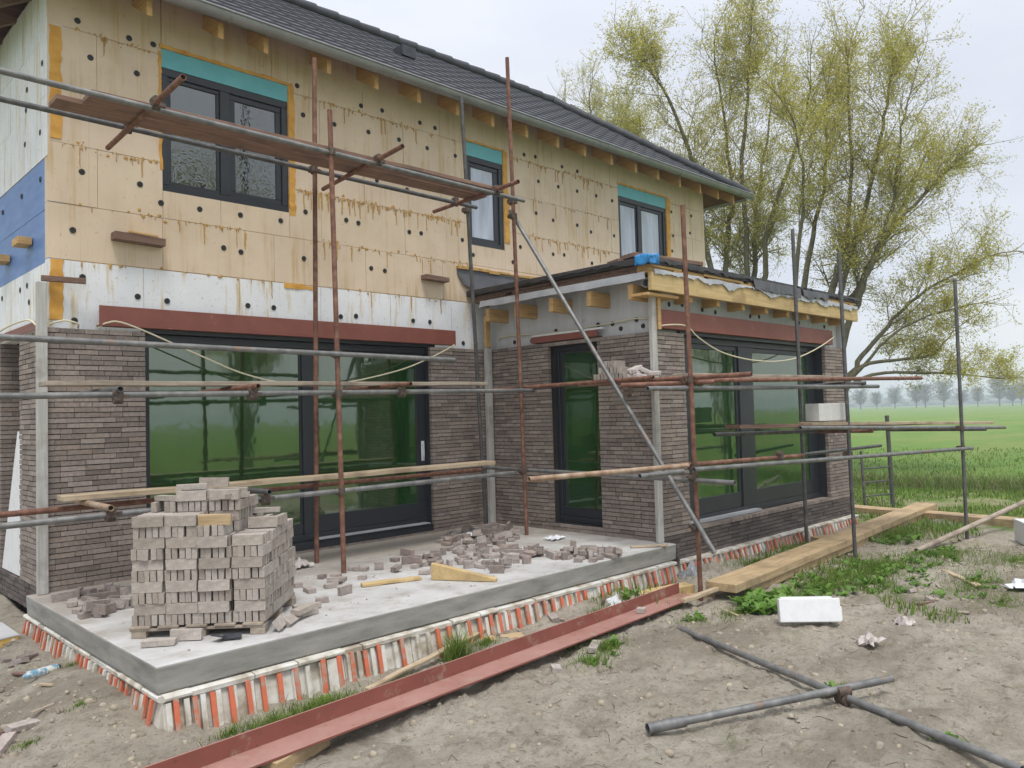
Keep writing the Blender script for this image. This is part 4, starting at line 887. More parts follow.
tag(bevel(s.build('plastic_scraps', M['black_plastic'], None, (2.35,5.18,0)), .003), 'dark plastic scraps on the concrete in front of the pallet', 'plastic scrap')
# rubble heaps of broken bricks
hgt = {}
def drop(x, y, me, name, lab, grp, rn, tilt=.25, cell=.11):
    k = (round(x/cell), round(y/cell)); z = hgt.get(k, 0.); 
    hgt[k] = z+.022
    rx = rn.choice((0,0,R(90)))+rn.uniform(-tilt,tilt)*(1 if z > 0 else .15)
    hz = BW_/2 if abs(rx) > 1 else BH/2
    place(me, name, (x,y,z+hz+.002), (rx, rn.uniform(-tilt,tilt)*(1 if z > 0 else .1), rn.uniform(0,6.28)), lab, 'broken brick', grp)
rn = random.Random(99); n = 0
def inside_heap(x, y):
    a = ((x-5.25)*.78+(y-6.05)*.62)/.95; b = (-(x-5.25)*.62+(y-6.05)*.78)/.42
    c_ = ((x-6.2)*.7+(y-6.9)*.7)/.95; d_ = (-(x-6.2)*.7+(y-6.9)*.7)/.36
    e_ = ((x-5.95)*.55-(y-5.65)*.83)/.85; f_ = ((x-5.95)*.83+(y-5.65)*.55)/.22
    return min(a*a+b*b, c_*c_+d_*d_, e_*e_+f_*f_)
while n < 215:
    x, y = rn.uniform(4.3,7.1), rn.uniform(5.0,7.75); v_ = inside_heap(x, y)/1.35
    if v_ > 1 and rn.random() > .05: continue
    if v_ > 2.6 or x > 7.15 or (4.25 < x < 4.9 and 4.95 < y < 5.78): continue
    drop(x, y, rn.choice(LR*3+FULL), 'broken_brick', 'broken grey brown brick in the rubble heap in the inner corner of the terrace', 'broken bricks in the corner heap', rn); n += 1
for _ in range(34):
    x, y = rn.uniform(1.9,2.35), rn.uniform(6.45,7.5); drop(x, y, rn.choice(LR+FULL), 'broken_brick', 'broken brick lying between the left corner post and the pallet stack', 'broken bricks by the left corner post', rn)
for _ in range(26):
    x = rn.uniform(3.3,4.5); y = rn.uniform(5.5,6.6)
    if 3.75 < x < 4.6 and 5.45 < y < 6.0: continue
    drop(x, y, rn.choice(LR), 'broken_brick', 'broken brick scattered on bare concrete between the pallet and the rubble heap', 'broken bricks scattered on the terrace', rn)
# wedge, offcuts
s = MB(); s.add([(4.42,5.60,.004),(4.72,5.08,.004),(4.72,5.08,.028),(4.42,5.60,.15),(4.48,5.64,.004),(4.78,5.12,.004),(4.78,5.12,.028),(4.48,5.64,.15)], [(0,1,2,3),(5,4,7,6),(1,5,6,2),(4,0,3,7),(3,2,6,7),(0,4,5,1)])
tag(bevel(s.build('wood_wedge', M['fascia'], None, (4.5,5.4,0)), .004), 'yellow wooden wedge offcut lying on the terrace in front of the rubble', 'wood offcut')
board('wood_offcut', (3.86,5.86,.018),(4.38,5.70,.018),.07,.03,'tan' if False else 'fascia','thin yellow wooden lath lying on the concrete left of the wedge','wood offcut',None)
board('wood_offcut', (6.80,5.20,.014),(7.12,4.95,.014),.06,.02,'plank_tan','thin pale wooden lath on the right front corner of the terrace','wood offcut',None)
s = MB(); s.tbox(Matrix.Translation((6.2,7.1,.02)) @ Matrix.Rotation(.4,4,'Z'), .24,.16,.02); s.tbox(Matrix.Translation((6.28,7.13,.035)) @ Matrix.Rotation(1.0,4,'Z') @ Matrix.Rotation(.3,4,'X'), .2,.1,.015)
def rag(name, x, y, z, r, mat, label, cat, seed, h=.06):
    mb = MB(); rn = random.Random(seed); n = 9; vs = []
    for j in range(n):
        for i in range(n):
            u, v_ = (i/(n-1)-.5)*2, (j/(n-1)-.5)*2; k = 1+rn.uniform(-.2,.2)
            vs.append((x+u*r*k+rn.uniform(-.1,.1)*r, y+v_*r*.75*k+rn.uniform(-.1,.1)*r, z+rn.uniform(0,h)*(1-.6*max(abs(u),abs(v_)))))
    mb.add(vs, [(j*n+i, j*n+i+1, (j+1)*n+i+1, (j+1)*n+i) for j in range(n-1) for i in range(n-1)]); o = mb.build(name, M[mat], None, (x,y,z)); sm = o.modifiers.new('t','SOLIDIFY'); sm.thickness = .004; tag(o, label, cat); return o
s = MB(); vs = []; n = 17
for j in range(n):
    for i in range(n):
        a_, b_ = i/(n-1), j/(n-1); nz_ = noise.noise(Vector((a_*4,b_*4,2)))*.03+noise.noise(Vector((a_*11,b_*11,6)))*.016
        x = 7.0-.012+nz_*.4 if a_ < .35 else 7.0+(a_-.35)*.26; y = 4.972-.012+nz_*.4 if b_ < .35 else 4.98+(b_-.35)*.28
        z = 3.15+abs(nz_)*1.3-max(max(0,.35-a_), max(0,.35-b_))*.33
        if a_ < .35 and b_ < .35: x -= .012; y -= .012
        vs.append((x, y, z+nz_*.3))
s.add(vs, [(j*n+i, j*n+i+1, (j+1)*n+i+1, (j+1)*n+i) for j in range(n-1) for i in range(n-1)], True)
o = s.build('blue_tarp', M['tarp'], None, (7.05,5.05,3.14)); sm = o.modifiers.new('t','SOLIDIFY'); sm.thickness = .003; tag(o, 'small crumpled blue tarp draped over the corner of the flat extension roof', 'tarp')
rag('plastic_sheet', 6.25,7.15,.03,.13,'plastic_w','crumpled white plastic sheet at the back of the rubble heap by the wall','plastic sheet',1)
rag('plastic_bag', 3.98,7.10,.01,.10,'paper','crumpled pale bag by the foot of the rear rusty standard','bag',2,.12)
rag('plastic_sheet', 6.75,6.25,.01,.11,'plastic_w','small white plastic scrap on the terrace below the narrow door','plastic sheet',3)
rag('plastic_sheet', 5.95,4.72,-.42,.15,'plastic_w','crumpled white plastic lying against the formwork in the middle','plastic sheet',4,.2)
rag('plastic_sheet', 5.66,4.66,-.43,.09,'plastic_w','smaller white plastic scrap left of the crumpled sheet by the formwork','plastic sheet',5,.1)
rag('paper_litter', 6.45,2.60,-.445,.10,'paper','heap of torn paper litter on bare soil at the right','litter',6,.12)
rag('paper_litter', 7.2,2.60,-.45,.09,'paper','pale torn paper on the soil below the short lath at right','litter',7,.1)
rag('plastic_sheet', 9.2,2.1,-.42,.22,'plastic_w','white crumpled plastic at the right edge on the soil','plastic sheet',8,.15)
rag('plastic_sheet', 7.45,5.30-.42,-.42,.13,'felt','grey plastic sheet draped on the formwork where terrace and extension meet','plastic sheet',9,.25)
# ---------------------------------------------------------------- things lying on the ground
# red steel angle
s = MB(); a, b = Vector((.55,4.148,-.375)), Vector((6.70,4.55,-.375)); d = (b-a).normalized(); o_ = Vector((d.y,-d.x,0)); b2 = Vector((6.88,4.49-.005,-.375))
s.add([a, a+o_*.22, b2+Vector((0,0,0)), b, a+Vector((0,0,.012)), a+o_*.22+Vector((0,0,.012)), b2+Vector((0,0,.012)), b+Vector((0,0,.012))][:0] or
      [a, a+o_*.22, b+o_*.22, b, a+Vector((0,0,.012)), a+o_*.22+Vector((0,0,.012)), b+o_*.22+Vector((0,0,.012)), b+Vector((0,0,.012))], [(0,3,2,1),(4,5,6,7),(0,1,5,4),(1,2,6,5),(2,3,7,6),(3,0,4,7)])
a2, b3 = a+Vector((0,0,.0125)), b+Vector((0,0,.0125))
s.add([a2, a2+o_*.012, b3+o_*.012, b3, a2+Vector((0,0,.10)), a2+o_*.012+Vector((0,0,.10)), b3+o_*.012+Vector((0,0,.10)), b3+Vector((0,0,.10))], [(0,3,2,1),(4,5,6,7),(0,1,5,4),(1,2,6,5),(2,3,7,6),(3,0,4,7)])
tag(s.build('steel_angle', M['red_top_lit'], None, a), 'long red oxide steel angle lying on the ground in front of the terrace', 'steel beam')
board('timber_block', (2.06,4.05,-.422),(2.48,4.20,-.418),.11,.085,'beamwood','square timber block under the near end of the red steel angle','timber',None)
board('timber_block', (4.30,4.90,-.40),(4.66,4.70,-.40),.14,.07,'beamwood','short timber plank lying behind the red steel angle under the lath','timber',None)
board('wood_lath', (3.10,4.66,-.40),(4.78,5.00,-.30),.05,.022,'plank_tan','long thin wooden lath leaning between the red angle and the formwork','lath',None)
board('timber_block', (6.35,4.78,-.37),(6.98,4.60,-.36),.16,.08,'fascia','yellow timber block under the far end of the red steel angle','timber',None)
board('wood_lath', (6.40,4.30,-.35),(7.16,4.28,-.335),.05,.04,'plank_tan','pale lath lying across the far end of the red steel angle','lath',None)
board('timber_block', (6.72,4.62,-.44),(7.1,4.40,-.43),.1,.07,'beamwood','short timber block at the foot of the rusty corner standard','timber',None)
board('roof_beam', (7.36,4.28,-.405),(14.95,4.88,-.40),.30,.085,'beamwood','lower of the two long timber beams stacked on the ground beside the extension','beam','long beams beside the extension')
board('roof_beam', (6.98,4.24,-.315),(14.75,4.85,-.31),.33,.085,'beamwood','upper of the two long timber beams stacked on the ground beside the extension','beam','long beams beside the extension')
board('timber_block', (10.6,4.95,-.40),(10.9,4.72,-.40),.2,.12,'beamwood','short timber block behind the stacked beams by the formwork','timber',None)
board('sleeper', (14.35,6.6,-.40),(13.75,2.2,-.40),.36,.13,'beamwood','wide weathered sleeper lying across the grass at the far end of the stacked beams','timber',None)
mb = MB(); mb.pipe((10.75,3.68,-.42),(15.0,3.0,.06),.035); tag(mb.build('ground_pole', M['plank_grey'], None, (10.75,3.68,-.42)), 'slanting brown pole propped on the wide sleeper at the right edge', 'pole')
board('wood_lath', (9.65,3.02,-.42),(9.05,2.52,-.42),.07,.03,'plank_tan','short pale lath lying in the grass right of the white foam block','lath',None)
s = MB(); Mx = Matrix.Translation((6.67,3.19,-.315)) @ Matrix.Rotation(math.atan2(-.38,.34),4,'Z') @ Matrix.Rotation(R(-12),4,'X')
s.tbox(Mx, .52, .075, .20); s.tbox(Mx @ Matrix.Translation((.268,.012,-.03)), .02,.05,.12); s.tbox(Mx @ Matrix.Translation((-.02,0,.106)), .44,.05,.015)
tag(bevel(s.build('foam_block', M['eps_plain'], None, (6.67,3.19,-.44)), .008), 'white foam block standing on edge in the weeds in front of the stacked beams', 'foam block')
TB = thing('scaffold_tube_cross', 'two galvanised tubes coupled in a cross lying on the bare soil in the foreground', 'scaffold tubes', (5.05,2.4,GZ))
mb = MB(); mb.pipe((5.74,3.88,-.405),(4.58,1.12,-.385),RT); mb.build('tube', M['galv'], TB)
mb = MB(); mb.pipe((3.85,2.80,-.395),(5.38,2.03,-.330),RT); mb.build('tube', M['galv'], TB)
mb = MB(); c = Vector((5.02,2.20,-.36)); mb.tube([c-Vector((.04,-.02,0)), c+Vector((.04,-.02,0))], RT+.012, 10); mb.tube([c-Vector((.016,.038,.045)), c-Vector((-.016,-.038,.045))], RT+.012, 10); mb.bar(c+Vector((-.02,.05,-.02)), c+Vector((-.07,.09,-.03)), .025,.03); mb.build('coupler', M['coupler'], TB)
mb = MB(); mb.pipe((3.80,2.825,-.397),(4.02,2.715,-.388),RT+.008); mb.build('sleeve', M['galv'], TB)
s = MB()
def slab_(z0, z1, g):
    vs = [(x, y, z+(-.085 if x < 1 else 0)) for z in (z0, z1) for x, y in ((.4-g,7.74-g),(1.70+g,7.74-g),(1.70+g,8.34+g),(.4-g,8.34+g))]
    s.add(vs, [(0,3,2,1),(4,5,6,7),(0,1,5,4),(1,2,6,5),(2,3,7,6),(3,0,4,7)])
slab_(-.365, -.289, 0); s.cur = 1; slab_(-.2885, -.278, .005)
tag(s.build('foam_board', [M['pir_face'], M['foil']], None, (1.2,8.0,GZ)), 'yellow foam panel with grey facing lying on the ground at the left edge', 'foam panel')
s = MB(); Mx = Matrix.Translation((1.56,6.45,gh(1.56,6.45)+.03)) @ Matrix.Rotation(.42,4,'Z') @ Matrix.Rotation(R(4),4,'Y')
s.tube([Mx @ Vector((-.14,0,0)), Mx @ Vector((-.10,0,0)), Mx @ Vector((.10,0,0)), Mx @ Vector((.115,0,0))], [.010,.030,.033,.033], 12); CT = s.build('sealant_tube', M['blue_label'], None, (1.73,6.6,-.42)); tag(CT, 'crumpled blue and white sealant tube on the soil at lower left', 'sealant tube')
s = MB(); s.tube([Mx @ Vector((.116,0,0)), Mx @ Vector((.14,0,0))], [.026,.024], 12); s.build('cap', M['black_plastic'], CT)
for x, y, rz, lab in ((1.27,5.62,.3,'brick half buried in soil left of the watermark spot, near the lower left corner'),(1.10,5.38,1.0,'brick at the very bottom left corner on the soil'),(4.86,4.10,.5,'pale brick lying in the grass in front of the red steel angle'),(4.35,4.05,.9,'reddish broken brick beside the grass in front of the red steel angle'),(1.62,7.1,.4,'dark brick fragment on the soil beside the left formwork'),(1.5,7.3,1.9,'dark brick fragment nearest the yellow foam panel')):
    lab = lab.replace('left of the watermark spot, ', '')
    place(random.choice(FULL if 'fragment' not in lab and 'broken' not in lab else LR), 'brick', (x,y,gh(x,y)+.02), (rn.uniform(-.15,.15),rn.uniform(-.15,.15),rz), lab, 'brick', None)
q = a.lerp(b, .86)+o_*.12; place(LR[1], 'broken_brick', (q.x,q.y,-.34), (0,0,.4), 'pale brick piece resting on the far end of the red steel angle', 'broken brick', None)
s = MB(); s.tbox(Matrix.Translation((12.26,2.78,-.29)) @ Matrix.Rotation(.5,4,'Z'), .45,.22,.30); tag(bevel(s.build('building_block', M['block'], None, (12.2,2.84,GZ)), .008), 'pale block at the right edge below the slanting pole', 'block')
rn = random.Random(41)
for i in range(16):
    x, y = rn.choice(((rn.uniform(6.2,11),rn.uniform(2.0,4.0)),(rn.uniform(2.4,6.5),rn.uniform(4.62,4.8)),(rn.uniform(.9,1.6),rn.uniform(5.2,7.2))))
    mb = MB(); L = rn.uniform(.08,.26); mb.tbox(Matrix.Identity(4), L, rn.uniform(.015,.04), .012); o = mb.build('wood_scrap', M[rn.choice(('plank_tan','plank_grey','brown_wood'))]); o.location = (x,y,gh(x,y)+.012); o.rotation_euler = (rn.uniform(-.1,.1),rn.uniform(-.1,.1),rn.uniform(0,6)); tag(o, 'small splinter of scrap wood lying on the soil', 'wood scrap', 'wood splinters on the soil')
for i in range(14):
    x, y = rn.choice(((rn.uniform(5.6,9.5),rn.uniform(2.2,3.4)),(rn.uniform(4.5,6.5),rn.uniform(3.9,4.15)),(rn.uniform(.8,1.6),rn.uniform(5.0,7.6)),(rn.uniform(3,7),rn.uniform(4.62,4.8))))
    place(rn.choice(LR), 'broken_brick', (x,y,gh(x,y)+.012), (rn.uniform(-.4,.4),rn.uniform(-.4,.4),rn.uniform(0,6)), 'broken brick bit half sunk in the bare soil', 'broken brick', 'brick bits on the soil')
# boards on the extension roof
board('roof_plank', (7.12,5.35,3.20),(8.15,5.12,3.17),.24,.05,'brown_wood','weathered brown plank lying on the flat roof corner above the blue tarp','plank',None)
board('roof_plank', (7.10,5.55,3.16),(7.75,5.36,3.16),.22,.04,'brown_wood','brown plank underneath the other on the flat roof corner','plank',None)
board('wood_offcut', (7.75,7.1,3.17),(8.15,6.9,3.17),.2,.06,'fascia','yellow wood offcut on the flat roof near the upper wall','wood offcut',None)
# ---------------------------------------------------------------- pebbles and clods
s = MB(); rn = random.Random(4)
for _ in range(3200):
    x, y = rn.uniform(.2,12), rn.uniform(.6,5.0)
    if rn.random() < .15: x, y = rn.uniform(.6,1.7), rn.uniform(4.5,8)
    r = rn.choice((.006,.006,.008,.008,.01,.01,.012,.014,.016,.02,.026))*rn.uniform(.7,1.3); z = gh(x,y)+r*.12
    ph = rn.uniform(0,6); ex_ = rn.uniform(.7,1.3); pts = []
    for rr_, hh in ((1.,-.35),(.95,.18),(.55,.52)):
        for k in range(7): an = ph+k*6.283/7; q_ = r*rr_*rn.uniform(.78,1.15); pts.append((x+math.cos(an)*q_*ex_, y+math.sin(an)*q_/ex_, z+r*hh*rn.uniform(.8,1.15)))
    pts.append((x,y,z+r*.62))
    s.add(pts, [(i_*7+k, i_*7+(k+1)%7, i_*7+7+(k+1)%7, i_*7+7+k) for i_ in range(2) for k in range(7)]+[(14+k, 14+(k+1)%7, 21) for k in range(7)], True)
tag(s.build('pebbles', M['stone']), 'pebbles and clods strewn over the bare soil', 'pebbles', None, 'stuff')
s = MB()
for _ in range(900):
    x, y = rn.uniform(1.95,7.2), rn.uniform(5.0,7.8)
    r = rn.choice((.004,.006,.008,.012))*rn.uniform(.7,1.3)
    if inside_heap(x,y) > 1.6 and rn.random() < .5: continue
    pts = [(x+p[0]*r*rn.uniform(.7,1.2), y+p[1]*r*rn.uniform(.7,1.2), .002+p[2]*r) for p in ((1,0,0),(-.9,.1,0),(0,1,0),(.1,-.9,0),(0,0,.9))]
    s.add(pts, [(0,2,4),(2,1,4),(1,3,4),(3,0,4)])
tag(s.build('brick_crumbs', M['brick_newi']), 'brick crumbs and grit strewn over the concrete terrace', 'crumbs', None, 'stuff')
s = MB(); rn = random.Random(14)                # dead stems, roots and straw trodden into the sand
for _ in range(900):
    x, y = rn.uniform(.6,12), rn.uniform(.7,4.6)
    if noise.noise(Vector((x*.8, y*.8, 30))) < -.05 and rn.random() < .8: continue
    a = rn.uniform(0,6.28); L = rn.uniform(.03,.14); w_ = rn.uniform(.001,.0028); z = gh(x,y)+.002; dx, dy = math.cos(a), math.sin(a)
    mx_, my_ = x+dx*L*.5+rn.gauss(0,.01), y+dy*L*.5+rn.gauss(0,.01); ex, ey = x+dx*L, y+dy*L; zm, ze = gh(mx_,my_)+.004+rn.uniform(0,.012), gh(ex,ey)+.003
    s.tube([(x,y,z),(mx_,my_,zm),(ex,ey,ze)], [w_,w_,w_*.5], 4, caps=False)
tag(s.build('dead_stems', M['stem']), 'dead stems and straw trodden into the bare soil', 'plant litter', None, 'stuff')
# ---------------------------------------------------------------- grass and weeds
gb = MB(); rn = random.Random(77)
def blade(mb, x, y, h, w_, z=None, lean=.5):
    z = gh(x, y)-.01 if z is None else z; a = rn.uniform(0,6.28); l = rn.uniform(.1,lean)*h; ca, sa = math.cos(a), math.sin(a)
    b = rn.uniform(0,6.28); bx, by = math.cos(b)*w_/2, math.sin(b)*w_/2
    mb.add([(x-bx,y-by,z),(x+bx,y+by,z),(x+bx*.7+ca*l*.4,y+by*.7+sa*l*.4,z+h*.6),(x-bx*.7+ca*l*.4,y-by*.7+sa*l*.4,z+h*.6),(x+ca*l,y+sa*l,z+h*rn.uniform(.85,1))], [(0,1,2,3),(3,2,4)])
def patch(cx, cy, r, n, h, ry=None, rot=0.):
    ry = ry or r; n = int(n*1.7)
    for _ in range(n):
        a, q = rn.uniform(0,6.28), abs(rn.gauss(0,.55)); u, v_ = math.cos(a)*q*r, math.sin(a)*q*ry
        x, y = cx+u*math.cos(rot)-v_*math.sin(rot), cy+u*math.sin(rot)+v_*math.cos(rot)
        blade(gb, x, y, h*rn.uniform(.25,1.0), rn.uniform(.003,.007), None, .9)
for cx, cy, r, ry, n, h in ((2.75,4.66,.42,.13,900,.13),(2.4,4.62,.3,.10,350,.11),(3.95,4.70,.12,.07,330,.30),(3.3,4.64,.3,.08,260,.08),(4.25,4.72,.16,.07,150,.10),(4.65,3.95,.30,.16,300,.08),(4.95,4.05,.22,.12,320,.09),(5.0,4.38,.3,.1,300,.10),(6.1,4.0,.3,.15,200,.06),(6.7,3.9,.45,.2,420,.08),(7.3,3.75,.5,.25,600,.12),(8.3,3.75,.9,.3,1300,.12),(9.5,3.7,1.0,.4,1600,.12),(10.6,3.3,.9,.5,1300,.10),(9.2,2.6,.8,.35,900,.08),(8.6,2.2,.7,.3,600,.06),(10.8,2.6,.9,.6,900,.08),(8.0,1.6,.5,.3,400,.05),(11.8,4.3,.8,.3,900,.15),(8.6,4.75,.9,.08,380,.1),(9.6,4.78,.5,.06,200,.09),(5.3,2.35,.14,.06,120,.05),(1.2,5.3,.12,.06,90,.05),(1.55,5.5,.12,.06,110,.04),(2.1,4.62,.15,.06,110,.08),(1.75,6.45,.1,.05,60,.05),(5.6,4.66,.15,.05,120,.12),(6.05,4.72,.1,.05,60,.1),(4.82,1.5,.06,.04,40,.04),(3.4,4.66,.2,.06,120,.07)):
    patch(cx, cy, r, n, h, ry)
for _ in range(42000):                         # short patchy grass running out to the ditch
    u = rn.random(); d = 7+15.0*u; az = R(rn.uniform(48,84)); x, y = d*math.sin(az), d*math.cos(az)
    if y > 4.9 and x < 13.2: continue
    if noise.noise(Vector((x*.5, y*.5, 0)))+.30*(d-11)/6 < .02: continue
    blade(gb, x, y, rn.uniform(.04,.11), .009+.0006*d)
tag(gb.build('grass', M['grass']), 'patchy green grass growing over the site soil', 'grass', None, 'stuff')
wd = MB()
def weed(cx, cy, n, L):
    for _ in range(n):
        a = rn.uniform(0,6.28); el = rn.uniform(.35,1.1); l = L*rn.uniform(.5,1.1); w_ = l*.42; z = gh(cx,cy)
        d = Vector((math.cos(a)*math.cos(el), math.sin(a)*math.cos(el), math.sin(el))); sd_ = Vector((-math.sin(a), math.cos(a), 0))
        p = Vector((cx+rn.uniform(-.03,.03), cy+rn.uniform(-.03,.03), z)); q1 = p+d*l*.35; q2 = p+d*l*.7-Vector((0,0,l*.06)); q3 = p+d*l-Vector((0,0,l*.25))
        wd.add([p, q1+sd_*w_*.45, q1-sd_*w_*.45, q2+sd_*w_*.5, q2-sd_*w_*.5, q3, q1, q2-Vector((0,0,.01))], [(0,6,1),(0,2,6),(1,6,7,3),(6,2,4,7),(3,7,5),(7,4,5)])
for cx, cy, r, k, L in ((6.95,3.75,.32,30,.16),(7.25,3.95,.40,26,.15),(8.2,3.75,.8,48,.13),(9.4,3.7,.9,46,.11),(8.8,3.3,.8,30,.09),(3.9,4.70,.12,6,.1),(6.3,4.7,.3,8,.1),(10.5,3.4,.8,30,.10),(4.95,4.1,.15,6,.10),(5.1,4.4,.25,8,.10),(5.25,2.4,.10,4,.09),(2.8,4.7,.2,6,.08),(4.82,1.52,.04,2,.09),(11.5,4.2,.5,16,.14),(9.0,2.6,.6,18,.08),(6.3,4.05,.2,5,.09),(4.65,3.9,.2,6,.07)):
    for _ in range(k):
        a, q = rn.uniform(0,6.28), math.sqrt(rn.random())*r; weed(cx+math.cos(a)*q, cy+math.sin(a)*q*.45, rn.randint(4,8), L)
tag(wd.build('weeds', M['weed']), 'broad leaved green weeds growing around the stacked beams', 'weeds', None, 'stuff')
rd_ = MB()
for _ in range(7000):
    t = rn.uniform(-9,9); wv = rn.gauss(0,.55); x, y = 20.6+wv-.08*t, 7+t*1.35
    z = GZ-.12; blade(rd_, x, y, rn.uniform(.2,.45), .018, z, 1.1)
for _ in range(2500):
    x, y = rn.uniform(14,20), rn.uniform(-1,9)
    if noise.noise(Vector((x*.7,y*.7,4))) > .12: blade(rd_, x, y, rn.uniform(.03,.12), .02, None, 2.5)
tag(rd_.build('reeds', M['reed']), 'dry reeds and straw along the ditch in front of the field', 'reeds', None, 'stuff')
fg = MB()
for _ in range(7000):
    d = 21.5+rn.random()**1.5*16; az = R(rn.uniform(50,84)); x, y = d*math.sin(az), d*math.cos(az); blade(fg, x, y, rn.uniform(.06,.15), .008+.0009*d, GZ-.02)
tag(fg.build('field_grass', M['grass']), 'taller meadow grass of the open field beyond the ditch', 'field grass', None, 'stuff')
# ---------------------------------------------------------------- trees
def spline(P, n=5):
    P = [Vector(p) for p in P]; out = []
    for i in range(len(P)-1):
        p0, p1, p2, p3 = P[max(i-1,0)], P[i], P[i+1], P[min(i+2,len(P)-1)]
        for k in range(n):
            t = k/n; out.append(.5*((2*p1)+(p2-p0)*t+(2*p0-5*p1+4*p2-p3)*t*t+(3*p1-p0-3*p2+p3)*t**3))
    out.append(P[-1]); return out
class Tree:
    def __init__(s, seed, leaf=.075, dens=1.0): s.r = random.Random(seed); s.w = MB(); s.l = MB(); s.leaf = leaf; s.dens = dens
    def leafat(s, p, k):
        for _ in range(k):
            c = p+Vector((s.r.gauss(0,.09), s.r.gauss(0,.09), s.r.gauss(-.02,.10))); L = s.leaf*s.r.uniform(.6,1.25); W = L*.34
            a = Vector((s.r.gauss(0,1), s.r.gauss(0,1), s.r.gauss(-.5,.8))).normalized(); b = a.cross(Vector((s.r.gauss(0,1), s.r.gauss(0,1), s.r.gauss(0,1)))).normalized()
            s.l.add([c-a*L*.5, c+b*W*.5, c+a*L*.5, c-b*W*.5], [(0,1,2,3)])
    def twig(s, p, d, L, r, lvl):
        s.w.cur = 0 if lvl == 2 and r > .03 else 1
        n = 5; pts = [p]; q = Vector(p); d = Vector(d).normalized()
        for i in range(n):
            d = (d+Vector((s.r.gauss(0,.16), s.r.gauss(0,.16), s.r.gauss(.05,.13)))).normalized(); q = q+d*L/n; pts.append(Vector(q))
        s.w.tube(pts, [max(r*(1-.75*i/n), .0025) for i in range(n+1)], 4 if lvl else 5, caps=False)
        if lvl == 0:
            for i in range(1, n+1):
                if s.r.random() < .85*s.dens: s.leafat(pts[i], s.r.randint(2,5))
            return
        k = s.r.randint(5,7)
        for _ in range(k):
            t = s.r.uniform(.12,1)*n; i = min(int(t), n-1); c = pts[i].lerp(pts[i+1], t-i)
            dd = (d*.8+Vector((s.r.gauss(0,.65), s.r.gauss(0,.65), s.r.gauss(.1,.5)))).normalized(); s.twig(c, dd, L*s.r.uniform(.45,.8), r*.5, lvl-1)
    def stem(s, P, r0, r1, bare=.3, side=14, L=2.2):
        pts = spline(P, 6); n = len(pts); jit = [Vector((s.r.gauss(0,.03),s.r.gauss(0,.03),0)) for _ in pts]; pts = [p+j for p, j in zip(pts, jit)]
        s.w.cur = 0; s.w.tube(pts, [r0+(r1-r0)*(i/(n-1))**.8 for i in range(n)], 8)
        for _ in range(side):
            t = (bare+(1-bare)*s.r.random()**.85)*(n-1); i = min(int(t), n-2); c = pts[i].lerp(pts[i+1], t-i); d0 = (pts[i+1]-pts[i]).normalized()
            h = Vector((s.r.gauss(0,1), s.r.gauss(0,1), 0)); h = (h-d0*h.dot(d0)).normalized(); k = 1-.42*t/(n-1)
            s.twig(c, d0*.75+h*s.r.uniform(.45,1.0)+Vector((0,0,.05)), L*k*s.r.uniform(.6,1.15), (r0+(r1-r0)*t/(n-1))*.24+.005, 2)
        s.twig(pts[-1], pts[-1]-pts[-2], L*.8, r1, 1); s.twig(pts[-2], pts[-1]-pts[-3]+Vector((.1,.1,.1)), L*.6, r1*.7, 1)
    def build(s, name, label, cat, base, group=None):
        T = thing(name, label, cat, base, group); s.w.build('trunk', [M['bark'], M['twig']], T); s.l.build('crown', M['leaf'], T); return T
def leanback(P, k, ax):                     # spread the leaders in depth, so the crown is round
    n = len(P)-1; return [(p[0]+ax[0]*k*(i/n)**1.2, p[1]+ax[1]*k*(i/n)**1.2, p[2]) for i, p in enumerate(P)]
AX = (.87,.5)
T1 = Tree(31, .085)
bz = (22.7,12.8,-.5)
for P, k, r, n in (([bz,(22.5,12.8,3.6),(22.3,12.9,6.1),(22.4,12.7,8.9),(22.0,12.9,13.0)], .3, .17, 24), ([bz,(22.9,12.5,3.6),(23.0,12.3,5.9),(23.0,12.1,8.2),(23.4,11.5,12.2)], 1.6, .18, 22), ([bz,(23.0,12.3,3.9),(23.2,11.9,7.1),(23.9,11.1,9.9),(24.1,10.9,11.2)], -1.2, .14, 15), ([bz,(22.0,13.3,4.0),(21.6,13.6,6.4),(21.2,13.8,9.0)], 1.2, .13, 14), ([bz,(22.1,13.2,4.9),(21.3,13.7,10.1),(20.5,14.3,12.0)], -1.0, .14, 20), ([bz,(22.2,13.1,4.9),(21.5,13.7,7.5),(20.7,14.4,9.1),(20.1,14.8,10.4)], .6, .10, 18), ([bz,(22.8,12.5,4.9),(22.6,12.4,8.7),(22.8,12.2,11.5),(22.8,12.0,13.6)], -.5, .12, 18)):
    T1.stem(leanback(P, k, AX), r*1.0, .024, .40, int(n*1.15), 2.15)
T1.build('willow_tree', 'tall many stemmed tree with yellow green leaves behind the end of the main roof', 'tree', bz, 'young leaved trees behind the house')
T2 = Tree(32, .080)
bz = (21.3,10.0,-.5)
